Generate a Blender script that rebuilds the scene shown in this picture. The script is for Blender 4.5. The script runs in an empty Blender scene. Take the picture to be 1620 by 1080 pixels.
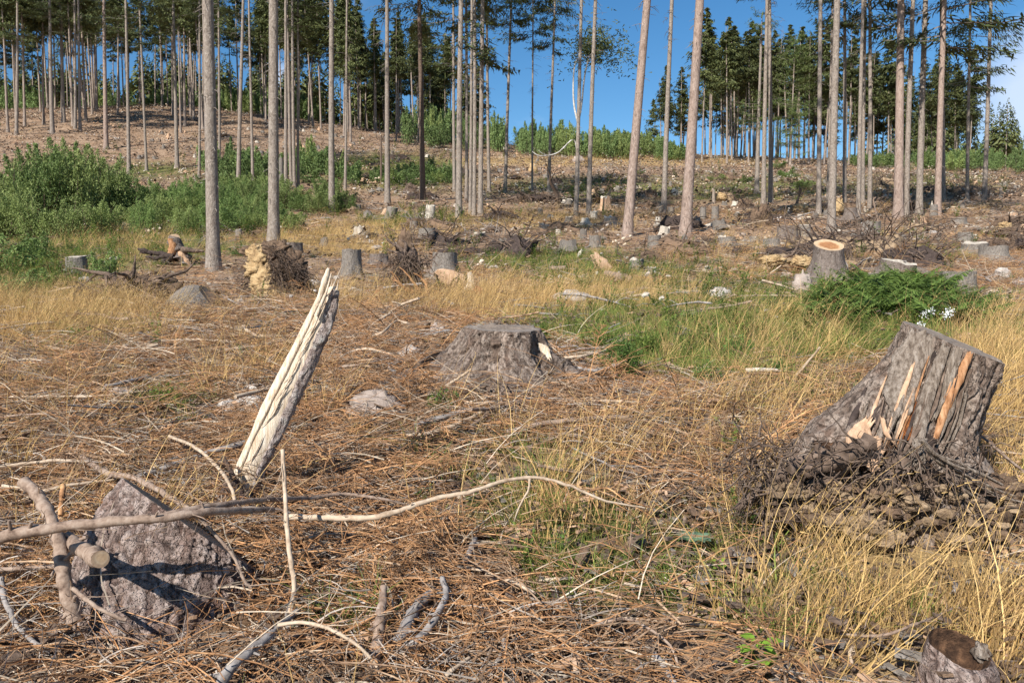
import bpy, math, random
import numpy as np
from mathutils import Vector, noise as mnoise
from mathutils.bvhtree import BVHTree

random.seed(7); rng = np.random.default_rng(7)
scene = bpy.context.scene
C = scene.collection
R = math.radians

# ------------------------------------------------------------------ camera
EYE = 1.60
PITCH = math.atan(88/1260)
F = 1260.0
cam_d = bpy.data.cameras.new('camera'); cam = bpy.data.objects.new('camera', cam_d); C.objects.link(cam)
cam.location = (0, 0, EYE); cam.rotation_euler = (R(90)-PITCH, 0, 0)
cam_d.sensor_width = 36; cam_d.lens = 36*F/1620; cam_d.clip_start = 0.1; cam_d.clip_end = 3000
scene.camera = cam
# ------------------------------------------------------------------ light
SUN_DIR = Vector((0.42, 0.67, -0.62)).normalized()          # the way the light travels
sun_el = math.asin(-SUN_DIR.z); sun_az = math.atan2(-SUN_DIR.x, -SUN_DIR.y)   # clockwise from +Y
sd = bpy.data.lights.new('sun', 'SUN'); sd.energy = 5.0; sd.angle = R(0.53); sd.color = (1, .955, .88)
so = bpy.data.objects.new('sun', sd); C.objects.link(so); so.rotation_euler = SUN_DIR.to_track_quat('-Z', 'Y').to_euler()
so.location = (-30, -20, 40)
w = bpy.data.worlds.new('World'); scene.world = w; w.use_nodes = True
nt = w.node_tree; nt.nodes.clear()
N = nt.nodes.new; Lk = nt.links.new
out = N('ShaderNodeOutputWorld'); bg = N('ShaderNodeBackground'); bg.inputs[1].default_value = 0.078
sky = N('ShaderNodeTexSky'); sky.sky_type = 'NISHITA'; sky.sun_disc = False
sky.sun_elevation = sun_el; sky.sun_rotation = sun_az; sky.air_density = 1.0; sky.dust_density = 0.25; sky.ozone_density = 3.2; sky.altitude = 700
tc = N('ShaderNodeTexCoord'); mp = N('ShaderNodeMapping'); mp.inputs['Scale'].default_value = (1, 1, 2.6)
nz = N('ShaderNodeTexNoise'); nz.inputs['Scale'].default_value = 3.2; nz.inputs['Detail'].default_value = 7; nz.inputs['Roughness'].default_value = .55
Lk(tc.outputs['Generated'], mp.inputs[0]); Lk(mp.outputs[0], nz.inputs[0])
def cloud_lobe(d, lo, hi):      # a bank of cloud round a direction of the sky
    v = N('ShaderNodeVectorMath'); v.operation = 'DOT_PRODUCT'; Lk(tc.outputs['Generated'], v.inputs[0]); v.inputs[1].default_value = Vector(d).normalized()
    m = N('ShaderNodeMapRange'); m.inputs[1].default_value = lo; m.inputs[2].default_value = hi; Lk(v.outputs['Value'], m.inputs[0]); return m.outputs[0]
a1 = cloud_lobe((.70, 1, .215), .9915, .9994); a2 = cloud_lobe((-.292, 1, .255), .99965, .99999)
ad = N('ShaderNodeMath'); ad.operation = 'MAXIMUM'; Lk(a1, ad.inputs[0]); Lk(a2, ad.inputs[1])
sm = N('ShaderNodeMath'); sm.operation = 'MULTIPLY_ADD'; Lk(ad.outputs[0], sm.inputs[0]); sm.inputs[1].default_value = .62; Lk(nz.outputs[0], sm.inputs[2])
mr = N('ShaderNodeMapRange'); mr.inputs[1].default_value = .66; mr.inputs[2].default_value = 1.12; mr.inputs[4].default_value = .72; Lk(sm.outputs[0], mr.inputs[0])
hs = N('ShaderNodeHueSaturation'); hs.inputs['Hue'].default_value = .497; hs.inputs['Saturation'].default_value = 1.26; hs.inputs['Value'].default_value = 1.1; Lk(sky.outputs[0], hs.inputs['Color'])
mx = N('ShaderNodeMix'); mx.data_type = 'RGBA'; Lk(mr.outputs[0], mx.inputs[0]); Lk(hs.outputs[0], mx.inputs[6]); mx.inputs[7].default_value = (7.2, 8.0, 9.6, 1)
Lk(mx.outputs[2], bg.inputs[0]); Lk(bg.outputs[0], out.inputs[0])
scene.view_settings.view_transform = 'Standard'; scene.view_settings.look = 'None'
scene.view_settings.exposure = 0.58; scene.view_settings.gamma = 1; scene.view_settings.use_curve_mapping = False
scene.cycles.max_bounces = 5; scene.cycles.diffuse_bounces = 3; scene.cycles.glossy_bounces = 1; scene.cycles.transmission_bounces = 3
scene.cycles.use_denoising = True

# ------------------------------------------------------------------ numbers: noise, terrain, projection
def _h(i, j, k, s): return np.mod(np.sin(i*127.1 + j*311.7 + k*74.7 + s*17.31)*43758.5453, 1.0)
def vn2(x, y, s=0):
    i = np.floor(x); j = np.floor(y); fx = x-i; fy = y-j; fx = fx*fx*(3-2*fx); fy = fy*fy*(3-2*fy)
    a = _h(i, j, 0, s); b = _h(i+1, j, 0, s); c = _h(i, j+1, 0, s); d = _h(i+1, j+1, 0, s)
    return (a*(1-fx)+b*fx)*(1-fy) + (c*(1-fx)+d*fx)*fy
def vn3(p, s=0):
    i = np.floor(p); f = p-i; f = f*f*(3-2*f); r = 0
    for dx in (0, 1):
        for dy in (0, 1):
            for dz in (0, 1):
                wgt = (f[:, 0] if dx else 1-f[:, 0])*(f[:, 1] if dy else 1-f[:, 1])*(f[:, 2] if dz else 1-f[:, 2])
                r = r + wgt*_h(i[:, 0]+dx, i[:, 1]+dy, i[:, 2]+dz, s)
    return r
def cells3(p, s=0):            # bark plates: height of the nearest jittered cell, and nearness of its border
    i0 = np.floor(p); b1 = np.full(len(p), 9.); b2 = np.full(len(p), 9.); hv = np.zeros(len(p))
    for dx in (-1, 0, 1):
        for dy in (-1, 0, 1):
            for dz in (-1, 0, 1):
                c = i0+np.array([dx, dy, dz]); q = np.stack([_h(c[:, 0], c[:, 1], c[:, 2], s+k) for k in (1, 2, 3)], 1); d = np.linalg.norm(c+q-p, axis=1)
                h = _h(c[:, 0], c[:, 1], c[:, 2], s+7); n1 = d < b1; b2 = np.where(n1, b1, np.minimum(b2, d)); hv = np.where(n1, h, hv); b1 = np.where(n1, d, b1)
    return hv, b2-b1
def fbm2(x, y, s=0, o=4):
    r = 0; a = .5; t = 0
    for k in range(o): r = r + a*vn2(x*2**k, y*2**k, s+k*3); t += a; a *= .5
    return r/t
def fbm3(p, s=0, o=4):
    r = 0; a = .5; t = 0
    for k in range(o): r = r + a*vn3(p*2**k, s+k*3); t += a; a *= .5
    return r/t
PY = np.array([-400, -40, 0, 2.6, 4.2, 6.3, 9, 11, 15, 20, 25, 31, 42, 56, 72, 100, 125, 140, 155, 200, 300, 600, 1500.])
PZ = np.array([-30, -3, 0.05, .30, .50, .83, 1.0, 1.18, 1.44, 2.0, 2.63, 3.5, 5.2, 7.4, 10.1, 15.8, 21.5, 25.0, 26.2, 26.5, 24., 0., -60.])
_yy = np.linspace(-400, 1500, 38001); _k = np.hanning(41); _k /= _k.sum()
_zz = np.interp(_yy, PY, PZ)
_z1 = np.convolve(np.pad(_zz, 20, 'edge'), _k, 'valid')
LX = np.array([-400, -90, -57, -30, -12, 4.5, 30, 43, 71, 90, 400.]); LZ = np.array([6.3, 6.5, 7.6, 4.4, 1.8, .6, -.5, -1.2, -2.2, -3.2, -3.5])
_lx = np.linspace(-400, 400, 8001); _k2 = np.hanning(121); _k2 /= _k2.sum()
_lz = np.convolve(np.pad(np.interp(_lx, LX, LZ), 60, 'edge'), _k2, 'valid')
def ground(x, y):
    x = np.asarray(x, float); y = np.asarray(y, float)
    z = np.interp(y, _yy, np.where(_yy < 12, _zz*.5+_z1*.5, _z1))
    t = np.clip((y-45)/90, 0, 1); t = t*t*(3-2*t)
    z = z + np.interp(x, _lx, _lz)*t
    d = np.hypot(x, y)
    z = z + (fbm2(x/5.5, y/5.5, 1, 2)-.5)*np.clip((d-4)/10, .1, 1)*.45
    z = z + (fbm2(x/.9, y/.9, 5, 4)-.5)*.13
    return z
cp, sp = math.cos(PITCH), math.sin(PITCH)
def ray(u, v):
    a = (u-810)/F; b = (540-v)/F
    return np.array([a, cp+b*sp, -sp+b*cp])
def P(u, v, h=0.0):                     # where the sight line meets the ground raised by h
    r = ray(u, v); t = np.concatenate([np.arange(1.2, 20, .04), np.arange(20, 260, .25)])
    f = EYE + r[2]*t - ground(r[0]*t, r[1]*t) - h
    k = np.nonzero(f < 0)[0]
    if len(k) == 0: tt = 140.0
    else:
        k = k[0]; a, b = (t[k-1], t[k]) if k else (1.0, t[0])
        for _ in range(14):
            m = (a+b)/2
            if EYE + r[2]*m - float(ground(r[0]*m, r[1]*m)) - h < 0: b = m
            else: a = m
        tt = (a+b)/2
    return Vector((r[0]*tt, r[1]*tt, EYE+r[2]*tt))
def at(u, v, y):                        # point on a sight line at depth y
    r = ray(u, v); t = y/r[1]; return Vector((r[0]*t, y, EYE+r[2]*t))
def proj(x, y, z):
    zz = z-EYE; dep = y*cp - zz*sp; up = y*sp + zz*cp
    return 810 + F*x/dep, 540 - F*up/dep

# ------------------------------------------------------------------ mesh builder
class MB:
    def __init__(s): s.v = []; s.f = {3: [], 4: []}; s.m = {3: [], 4: []}; s.n = 0; s.c = []
    def add(s, v, q=None, t=None, mi=0):
        v = np.asarray(v, float).reshape(-1, 3)
        for k, a in ((4, q), (3, t)):
            if a is not None and len(a):
                a = np.asarray(a, int); s.f[k].append(a+s.n); s.m[k].append(np.full(len(a), mi))
        s.v.append(v); s.n += len(v); return s
    def arrays(s):
        return np.concatenate(s.v), [np.concatenate(s.f[k]) if s.f[k] else np.zeros((0, k), int) for k in (3, 4)]
    def mesh(s, name, mats, smooth=True, off=(0, 0, 0)):
        v, (t, q) = s.arrays(); v = v-np.array(off)
        me = bpy.data.meshes.new(name); me.vertices.add(len(v)); me.vertices.foreach_set('co', v.ravel())
        nl = len(t)*3+len(q)*4; me.loops.add(nl); me.loops.foreach_set('vertex_index', np.concatenate([t.ravel(), q.ravel()]).astype(np.int32))
        me.polygons.add(len(t)+len(q))
        me.polygons.foreach_set('loop_start', np.concatenate([np.arange(len(t))*3, len(t)*3+np.arange(len(q))*4]).astype(np.int32))
        mi = np.concatenate([np.concatenate(s.m[k]) if s.m[k] else np.zeros(0, int) for k in (3, 4)])
        me.polygons.foreach_set('material_index', mi.astype(np.int32))
        me.polygons.foreach_set('use_smooth', np.full(len(mi), smooth))
        for m in (mats if isinstance(mats, (list, tuple)) else [mats]): me.materials.append(m)
        me.update(calc_edges=True); return me
    def build(s, name, mats, parent=None, smooth=True, at0=None, link=True):
        base = Vector(parent.location) if parent else Vector((0, 0, 0))
        o0 = Vector(at0) if at0 is not None else base
        o = bpy.data.objects.new(name, s.mesh(name, mats, smooth, off=o0))
        if parent: o.parent = parent; o.location = o0-base
        else: o.location = o0
        if link: C.objects.link(o)
        return o
def tag(o, label=None, cat=None, group=None, kind=None):
    for k, v in (('label', label), ('category', cat), ('group', group), ('kind', kind)):
        if v: o[k] = v
    return o
def thing(name, label, cat, loc, group=None):
    o = bpy.data.objects.new(name, None); C.objects.link(o); o.location = loc; o.empty_display_size = .2
    return tag(o, label, cat, group)
def tube(mb, pts, rad, n=6, mi=0, cap=True, jit=0.0, closed_tip=False):
    p = np.asarray([tuple(a) for a in pts], float); k = len(p); rad = np.broadcast_to(np.asarray(rad, float), (k,))
    d = np.gradient(p, axis=0); d /= np.linalg.norm(d, axis=1)[:, None]+1e-12
    ref = np.array([0, 0, 1.]) if abs(d[0][2]) < .9 else np.array([1., 0, 0])
    a = np.cross(d, ref); a /= np.linalg.norm(a, axis=1)[:, None]+1e-9; b = np.cross(d, a)
    th = np.arange(n)*2*np.pi/n
    rr = rad[:, None]*np.ones((k, n))
    if jit: rr = rr*(1+jit*(rng.random((k, n))-.5))
    v = p[:, None]+rr[..., None]*(a[:, None]*np.cos(th)[None, :, None]+b[:, None]*np.sin(th)[None, :, None])
    i = np.arange(k-1)[:, None]*n; j = np.arange(n)[None]; j2 = (j+1) % n
    q = np.stack([i+j, i+j2, i+n+j2, i+n+j], -1).reshape(-1, 4)
    mb.add(v, q=q, mi=mi)
    if cap:
        for e, rev in ((0, True), (k-1, False)):
            c = p[e]; vv = np.vstack([v[e], c[None]]); t = np.array([[x, (x+1) % n, n] for x in range(n)])
            mb.add(vv, t=t[:, ::-1] if rev else t, mi=mi)
def smoothline(pts, sub=4):
    p = np.asarray([tuple(a) for a in pts], float)
    if len(p) < 3:
        t = np.linspace(0, 1, sub+1)[:, None]; return p[0]*(1-t)+p[1]*t
    e = np.vstack([2*p[0]-p[1], p, 2*p[-1]-p[-2]]); o = []
    for i in range(1, len(e)-2):
        for t in np.arange(sub)/sub:
            o.append(.5*((2*e[i])+(-e[i-1]+e[i+1])*t+(2*e[i-1]-5*e[i]+4*e[i+1]-e[i+2])*t*t+(-e[i-1]+3*e[i]-3*e[i+1]+e[i+2])*t**3))
    o.append(e[-2]); return np.array(o)

# ------------------------------------------------------------------ materials
def newmat(name):
    m = bpy.data.materials.new(name); m.use_nodes = True; t = m.node_tree
    return m, t, t.nodes['Principled BSDF']
def ramp(t, fac, stops):
    r = t.nodes.new('ShaderNodeValToRGB'); e = r.color_ramp.elements
    while len(e) < len(stops): e.new(.5)
    for x, (p_, c) in zip(e, stops): x.position = p_; x.color = (*c, 1)
    t.links.new(fac, r.inputs[0]); return r.outputs[0]
def noise_n(t, scale, detail=4, rough=.6, vec=None, stretch=None, dist=0):
    n = t.nodes.new('ShaderNodeTexNoise'); n.inputs['Scale'].default_value = scale; n.inputs['Detail'].default_value = detail
    n.inputs['Roughness'].default_value = rough; n.inputs['Distortion'].default_value = dist
    c = t.nodes.new('ShaderNodeTexCoord'); src = vec or c.outputs['Object']
    if stretch: 
        mpn = t.nodes.new('ShaderNodeMapping'); mpn.inputs['Scale'].default_value = stretch; t.links.new(src, mpn.inputs[0]); src = mpn.outputs[0]
    t.links.new(src, n.inputs[0]); return n.outputs[0]
def noise_c(t, scale, vec):
    n = t.nodes.new('ShaderNodeTexNoise'); n.inputs['Scale'].default_value = scale; n.inputs['Detail'].default_value = 4; t.links.new(vec, n.inputs[0]); return n.outputs['Color']
def mix(t, f, a, b, mode='MIX'):
    m = t.nodes.new('ShaderNodeMix'); m.data_type = 'RGBA'; m.blend_type = mode
    for i, x in ((0, f), (6, a), (7, b)):
        if isinstance(x, (int, float)): m.inputs[i].default_value = x
        elif isinstance(x, tuple): m.inputs[i].default_value = (*x, 1)
        else: t.links.new(x, m.inputs[i])
    return m.outputs[2]
def bump(t, p, h, strength=.6, dist=.01):
    b = t.nodes.new('ShaderNodeBump'); b.inputs['Strength'].default_value = strength; b.inputs['Distance'].default_value = dist
    t.links.new(h, b.inputs['Height']); t.links.new(b.outputs[0], p.inputs['Normal'])
def mat_noise(name, stops, scale=8, detail=5, stretch=None, bs=.5, bd=.01, rough=.9, bscale=None, rnd=0.0, mott=None, fibre=None):
    m, t, p = newmat(name); f = noise_n(t, scale, detail, .65, stretch=stretch)
    c = ramp(t, f, stops)
    if mott:
        f2 = noise_n(t, mott[0], 3); c = mix(t, ramp(t, f2, [(mott[1], (0, 0, 0)), (mott[2], (1, 1, 1))]), c, mott[3])
    if rnd:
        oi = t.nodes.new('ShaderNodeObjectInfo'); mr_ = t.nodes.new('ShaderNodeMapRange'); mr_.inputs[3].default_value = 1-rnd; mr_.inputs[4].default_value = 1+rnd
        t.links.new(oi.outputs['Random'], mr_.inputs[0]); c = mix(t, 1.0, c, mr_.outputs[0], 'MULTIPLY')
    t.links.new(c, p.inputs['Base Color']); p.inputs['Roughness'].default_value = rough; p.inputs['Specular IOR Level'].default_value = .25
    if bs:
        bf = noise_n(t, bscale or scale*2, 5, .7, stretch=stretch); bump(t, p, bf, bs, bd)
    return m
def mat_bark(name, dark, mid, light, cell=22, stretch=(1, 1, .5), lichen=None, bd=.02, red=None, plate=False):
    m, t, p = newmat(name)
    tcn = t.nodes.new('ShaderNodeTexCoord'); mpn = t.nodes.new('ShaderNodeMapping'); mpn.inputs['Scale'].default_value = stretch
    t.links.new(tcn.outputs['Object'], mpn.inputs[0])
    nzv = t.nodes.new('ShaderNodeTexNoise'); nzv.inputs['Scale'].default_value = cell*.5; nzv.inputs['Detail'].default_value = 3; t.links.new(mpn.outputs[0], nzv.inputs[0])
    va = mix(t, .45, mpn.outputs[0], nzv.outputs['Color'], 'ADD'); va = mix(t, .12, va, noise_c(t, cell*1.7, mpn.outputs[0]), 'ADD')
    vo = t.nodes.new('ShaderNodeTexVoronoi'); vo.inputs['Scale'].default_value = cell; t.links.new(va, vo.inputs[0])
    sep = t.nodes.new('ShaderNodeSeparateColor'); t.links.new(vo.outputs['Color'], sep.inputs[0])
    c = ramp(t, sep.outputs[0], [(0, dark), (.3, mid), (1, light)])
    f = noise_n(t, cell*1.6, 6, .75, vec=mpn.outputs[0]); c = mix(t, .62, c, ramp(t, f, [(.32, dark), (.5, mid), (.66, light)]))
    if red:
        c = mix(t, ramp(t, noise_n(t, cell*.35, 4, .6, vec=mpn.outputs[0]), [(.5, (0, 0, 0)), (.68, (.8, .8, .8))]), c, red)
    edge = t.nodes.new('ShaderNodeMapRange'); edge.inputs[1].default_value = .5; edge.inputs[2].default_value = .1; t.links.new(vo.outputs['Distance'], edge.inputs[0])
    c = mix(t, edge.outputs[0], mix(t, .35, c, dark), c)
    if plate:
        pa = t.nodes.new('ShaderNodeAttribute'); pa.attribute_name = 'plate'; ps = t.nodes.new('ShaderNodeSeparateColor'); t.links.new(pa.outputs['Color'], ps.inputs[0])
        c = mix(t, .42, c, ramp(t, ps.outputs[0], [(0, tuple(x*.75 for x in dark)), (.4, mid), (.75, light), (1, tuple(min(.75, x*1.25) for x in light))]))
        gap = t.nodes.new('ShaderNodeMapRange'); gap.inputs[1].default_value = .0; gap.inputs[2].default_value = .14; gap.inputs[3].default_value = .85; gap.inputs[4].default_value = 0; t.links.new(ps.outputs[1], gap.inputs[0])
        c = mix(t, gap.outputs[0], c, tuple(x*.55 for x in dark))
    if lichen: c = mix(t, ramp(t, noise_n(t, cell*.6, 6, .75), [(lichen[1], (0, 0, 0)), (lichen[1]+.06, (1, 1, 1))]), c, lichen[0])
    t.links.new(c, p.inputs['Base Color']); p.inputs['Roughness'].default_value = .9; p.inputs['Specular IOR Level'].default_value = .2
    ma = t.nodes.new('ShaderNodeMath'); ma.operation = 'ADD'; t.links.new(edge.outputs[0], ma.inputs[0]); t.links.new(f, ma.inputs[1])
    bump(t, p, ma.outputs[0], .8, bd); return m
def mat_leaf(name, a, b, rnd=.25, trans=.3, scale=3, tip=None):
    m, t, p = newmat(name)
    oi = t.nodes.new('ShaderNodeObjectInfo'); 
    geo = t.nodes.new('ShaderNodeNewGeometry')
    f = t.nodes.new('ShaderNodeMath'); f.operation = 'MULTIPLY_ADD'; f.inputs[1].default_value = .6
    t.links.new(geo.outputs['Random Per Island'], f.inputs[0])
    n = noise_n(t, scale, 2); g = t.nodes.new('ShaderNodeMath'); g.operation = 'MULTIPLY'; g.inputs[1].default_value = .5; t.links.new(n, g.inputs[0]); t.links.new(g.outputs[0], f.inputs[2])
    c = ramp(t, f.outputs[0], [(.1, a), (.85, b)])
    mr_ = t.nodes.new('ShaderNodeMapRange'); mr_.inputs[3].default_value = 1-rnd; mr_.inputs[4].default_value = 1+rnd
    t.links.new(oi.outputs['Random'], mr_.inputs[0]); c = mix(t, 1.0, c, mr_.outputs[0], 'MULTIPLY')
    t.links.new(c, p.inputs['Base Color']); p.inputs['Roughness'].default_value = .65; p.inputs['Specular IOR Level'].default_value = .25
    if trans:
        tr = t.nodes.new('ShaderNodeBsdfTranslucent'); t.links.new(c, tr.inputs[0]); ms = t.nodes.new('ShaderNodeMixShader'); ms.inputs[0].default_value = trans
        t.links.new(p.outputs[0], ms.inputs[1]); t.links.new(tr.outputs[0], ms.inputs[2]); t.links.new(ms.outputs[0], t.nodes['Material Output'].inputs[0])
    return m
def mat_rings(name, inner, outer, edge, rad=1.0, dark=(.1, .05, .02)):
    m, t, p = newmat(name); tcn = t.nodes.new('ShaderNodeTexCoord')
    ln = t.nodes.new('ShaderNodeVectorMath'); ln.operation = 'LENGTH'; t.links.new(tcn.outputs['Object'], ln.inputs[0])
    nn = noise_n(t, 6, 4); a = t.nodes.new('ShaderNodeMath'); a.operation = 'MULTIPLY_ADD'; a.inputs[1].default_value = .05; t.links.new(nn, a.inputs[0]); t.links.new(ln.outputs['Value'], a.inputs[2])
    s = t.nodes.new('ShaderNodeMath'); s.operation = 'MULTIPLY'; s.inputs[1].default_value = 260; t.links.new(a.outputs[0], s.inputs[0])
    si = t.nodes.new('ShaderNodeMath'); si.operation = 'SINE'; t.links.new(s.outputs[0], si.inputs[0])
    rr = t.nodes.new('ShaderNodeMapRange'); rr.inputs[2].default_value = rad; t.links.new(a.outputs[0], rr.inputs[0])
    c = ramp(t, rr.outputs[0], [(0, dark), (.25, inner), (.78, inner), (.88, outer), (1, edge)])
    r2 = t.nodes.new('ShaderNodeMapRange'); r2.inputs[1].default_value = -1; r2.inputs[3].default_value = .75; t.links.new(si.outputs[0], r2.inputs[0])
    c = mix(t, 1.0, c, r2.outputs[0], 'MULTIPLY'); c = mix(t, .35, c, ramp(t, noise_n(t, 30, 5), [(.3, dark), (.7, outer)]))
    t.links.new(c, p.inputs['Base Color']); p.inputs['Roughness'].default_value = .8; bump(t, p, noise_n(t, 60, 4), .4, .004); return m
M = {}
M['bark'] = mat_bark('spruce_bark', (.10, .078, .064), (.30, .245, .20), (.52, .45, .385), 13, (1, 1, .55), bd=.012)
M['bark_far'] = mat_bark('spruce_bark_far', (.12, .09, .073), (.33, .26, .21), (.50, .42, .35), 7, (1, 1, .35), bd=.01)
M['bark_warm'] = mat_bark('pine_bark', (.13, .09, .07), (.36, .265, .215), (.54, .425, .36), 12, (1, 1, .4), bd=.01)
M['stump_bark'] = mat_bark('stump_bark', (.055, .037, .027), (.215, .155, .12), (.45, .365, .30), 26, (1, 1, .45), lichen=((.50, .49, .43), .66), bd=.02, red=(.24, .145, .10), plate=True)
M['stump_side'] = mat_bark('side_bark', (.06, .045, .036), (.20, .155, .13), (.38, .32, .275), 16, (1, 1, .4), bd=.02)
M['stump_bark2'] = mat_bark('flaky_stump_bark', (.075, .045, .036), (.30, .215, .18), (.58, .475, .42), 30, (.8, .8, .8), bd=.025, red=(.30, .165, .12), plate=True)
M['stump_grey'] = mat_bark('grey_stump_bark', (.10, .083, .07), (.25, .215, .18), (.42, .375, .33), 18, (1, 1, .5), bd=.02)
M['snag_bark'] = mat_bark('snag_bark', (.17, .115, .095), (.44, .35, .31), (.68, .60, .55), 30, (1, 1, .6), bd=.02, plate=True)
M['birch'] = mat_noise('birch_bark', [(.3, (.1, .08, .07)), (.42, (.45, .42, .38)), (.7, (.66, .63, .59))], 3, 3, (1, 1, 3), bs=0)
M['wood_pale'] = mat_noise('pale_split_wood', [(.25, (.28, .17, .09)), (.38, (.54, .40, .27)), (.48, (.68, .55, .41)), (.7, (.80, .70, .57))], 16, 7, (4, 4, .25), bs=.8, bd=.012)
M['wood_white'] = mat_noise('bleached_wood', [(.25, (.20, .16, .12)), (.45, (.42, .36, .29)), (.65, (.60, .54, .45))], 9, 5, (2, 2, .5), bs=.6, bd=.01)
M['wood_grey'] = mat_noise('weathered_wood', [(.25, (.045, .03, .022)), (.42, (.19, .145, .11)), (.56, (.34, .275, .22)), (.75, (.52, .45, .38))], 13, 7, (4.5, 4.5, .35), bs=1, bd=.02)
M['wood_orange'] = mat_noise('orange_wood', [(.25, (.06, .025, .012)), (.42, (.25, .115, .05)), (.56, (.42, .22, .11)), (.75, (.52, .34, .2))], 16, 5, (2.5, 2.5, .4), bs=.7, bd=.01)
M['wood_tan'] = mat_noise('tan_wood', [(.25, (.25, .14, .08)), (.5, (.50, .32, .20)), (.75, (.66, .47, .33))], 12, 5, (2.5, 2.5, .5), bs=.6, bd=.01)
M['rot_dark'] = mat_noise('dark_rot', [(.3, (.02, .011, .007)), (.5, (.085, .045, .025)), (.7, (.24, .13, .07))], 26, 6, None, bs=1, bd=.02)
M['rot'] = mat_noise('rotten_wood', [(.3, (.05, .018, .008)), (.5, (.22, .075, .022)), (.7, (.40, .16, .05))], 26, 6, None, bs=1, bd=.02)
M['cut_grey'] = mat_rings('weathered_cut', (.22, .17, .13), (.30, .25, .205), (.24, .20, .17), .3, (.10, .07, .05))
M['cut_fresh'] = mat_rings('fresh_cut', (.34, .135, .045), (.55, .34, .17), (.66, .50, .32), .27, (.20, .07, .025))
M['cut_tan'] = mat_rings('tan_cut', (.50, .34, .20), (.58, .43, .28), (.3, .2, .13), .05, (.34, .2, .1))
M['soil'] = mat_noise('soil', [(.3, (.055, .033, .021)), (.55, (.16, .105, .068)), (.75, (.27, .195, .135))], 12, 7, None, bs=1, bd=.03, mott=(3, .5, .6, (.20, .13, .085)))
M['clay'] = mat_noise('yellow_clay', [(.3, (.17, .10, .05)), (.46, (.42, .28, .14)), (.75, (.64, .48, .27))], 9, 7, None, bs=1, bd=.04)
M['clay2'] = mat_noise('brown_clay', [(.3, (.10, .065, .04)), (.5, (.30, .21, .13)), (.75, (.46, .34, .22))], 9, 7, None, bs=1, bd=.04)
M['root'] = mat_noise('root_bark', [(.3, (.045, .03, .022)), (.55, (.15, .105, .078)), (.75, (.27, .20, .155))], 22, 5, None, bs=.6, bd=.01)
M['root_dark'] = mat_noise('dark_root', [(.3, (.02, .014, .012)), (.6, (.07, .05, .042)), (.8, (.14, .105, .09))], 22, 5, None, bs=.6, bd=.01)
M['rock'] = mat_noise('pale_rock', [(.3, (.26, .22, .185)), (.5, (.46, .41, .365)), (.75, (.60, .55, .50))], 7, 7, None, bs=.8, bd=.02, rnd=.12)
M['rock_pink'] = mat_noise('pinkish_rock', [(.3, (.17, .13, .105)), (.5, (.35, .28, .235)), (.75, (.50, .42, .365))], 7, 7, None, bs=.8, bd=.02, rnd=.1)
M['br_brown'] = mat_noise('brown_branch', [(.3, (.11, .07, .05)), (.5, (.28, .20, .15)), (.75, (.43, .34, .27))], 30, 5, None, bs=.6, bd=.004)
M['br_pale'] = mat_noise('pale_branch', [(.3, (.25, .17, .11)), (.5, (.46, .35, .25)), (.75, (.60, .49, .37))], 25, 5, None, bs=.4, bd=.003)
M['br_grey'] = mat_noise('grey_branch', [(.3, (.11, .095, .085)), (.5, (.27, .24, .22)), (.75, (.44, .40, .37))], 25, 5, None, bs=.6, bd=.004)
M['tw_orange'] = mat_noise('orange_twig', [(.3, (.13, .06, .026)), (.5, (.36, .185, .085)), (.75, (.56, .34, .17))], 18, 3, None, bs=0, rnd=.3)
M['tw_brown'] = mat_noise('brown_twig', [(.3, (.08, .046, .028)), (.5, (.26, .16, .095)), (.75, (.50, .36, .24))], 18, 3, None, bs=0, rnd=.3)
M['tw_grey'] = mat_noise('grey_twig', [(.3, (.14, .11, .09)), (.5, (.30, .25, .21)), (.75, (.50, .44, .38))], 18, 3, None, bs=0, rnd=.3)
M['tw_pale'] = mat_noise('pale_twig', [(.3, (.34, .25, .17)), (.7, (.62, .52, .40))], 18, 3, None, bs=0, rnd=.2)
M['tw_dead'] = mat_noise('dead_branch', [(.3, (.12, .095, .075)), (.7, (.32, .275, .235))], 8, 3, None, bs=0)
M['straw'] = mat_leaf('straw', (.42, .25, .08), (.74, .51, .215), .2, .25, 2)
M['straw_dull'] = mat_leaf('dull_straw', (.23, .135, .055), (.48, .32, .15), .25, .25, 2)
M['gr_green'] = mat_leaf('green_grass', (.10, .15, .028), (.27, .33, .075), .25, .35, 2)
M['gr_dark'] = mat_leaf('dark_grass', (.06, .10, .022), (.17, .22, .05), .25, .3, 2)
M['gr_yel'] = mat_leaf('yellowing_grass', (.20, .20, .05), (.45, .38, .13), .25, .3, 2)
M['forb'] = mat_leaf('forb_leaf', (.055, .115, .025), (.17, .26, .06), .25, .3, 2)
M['fern'] = mat_leaf('fern_leaf', (.06, .11, .024), (.20, .28, .065), .2, .35, 2)
M['bright'] = mat_leaf('bright_leaf', (.16, .33, .03), (.33, .52, .07), .1, .4, 2)
M['blue_leaf'] = mat_leaf('blue_green_leaf', (.09, .16, .10), (.16, .25, .16), .1, .2, 2)
M['bush'] = mat_leaf('bush_leaf', (.105, .155, .04), (.33, .39, .135), .22, .28, .8)
M['bush2'] = mat_leaf('bush_leaf_dark', (.07, .125, .034), (.24, .32, .10), .22, .28, .8)
M['bush_far'] = mat_leaf('bush_leaf_far', (.09, .145, .045), (.23, .31, .11), .2, .25, .6)
M['needle'] = mat_leaf('spruce_needle', (.034, .048, .018), (.125, .135, .045), .25, .1, .5)
M['needle_mid'] = mat_leaf('spruce_needle_mid', (.032, .048, .018), (.12, .14, .048), .2, .1, .5)
M['larch'] = mat_leaf('airy_needle', (.05, .085, .024), (.19, .24, .07), .1, .2, .5)
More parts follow.
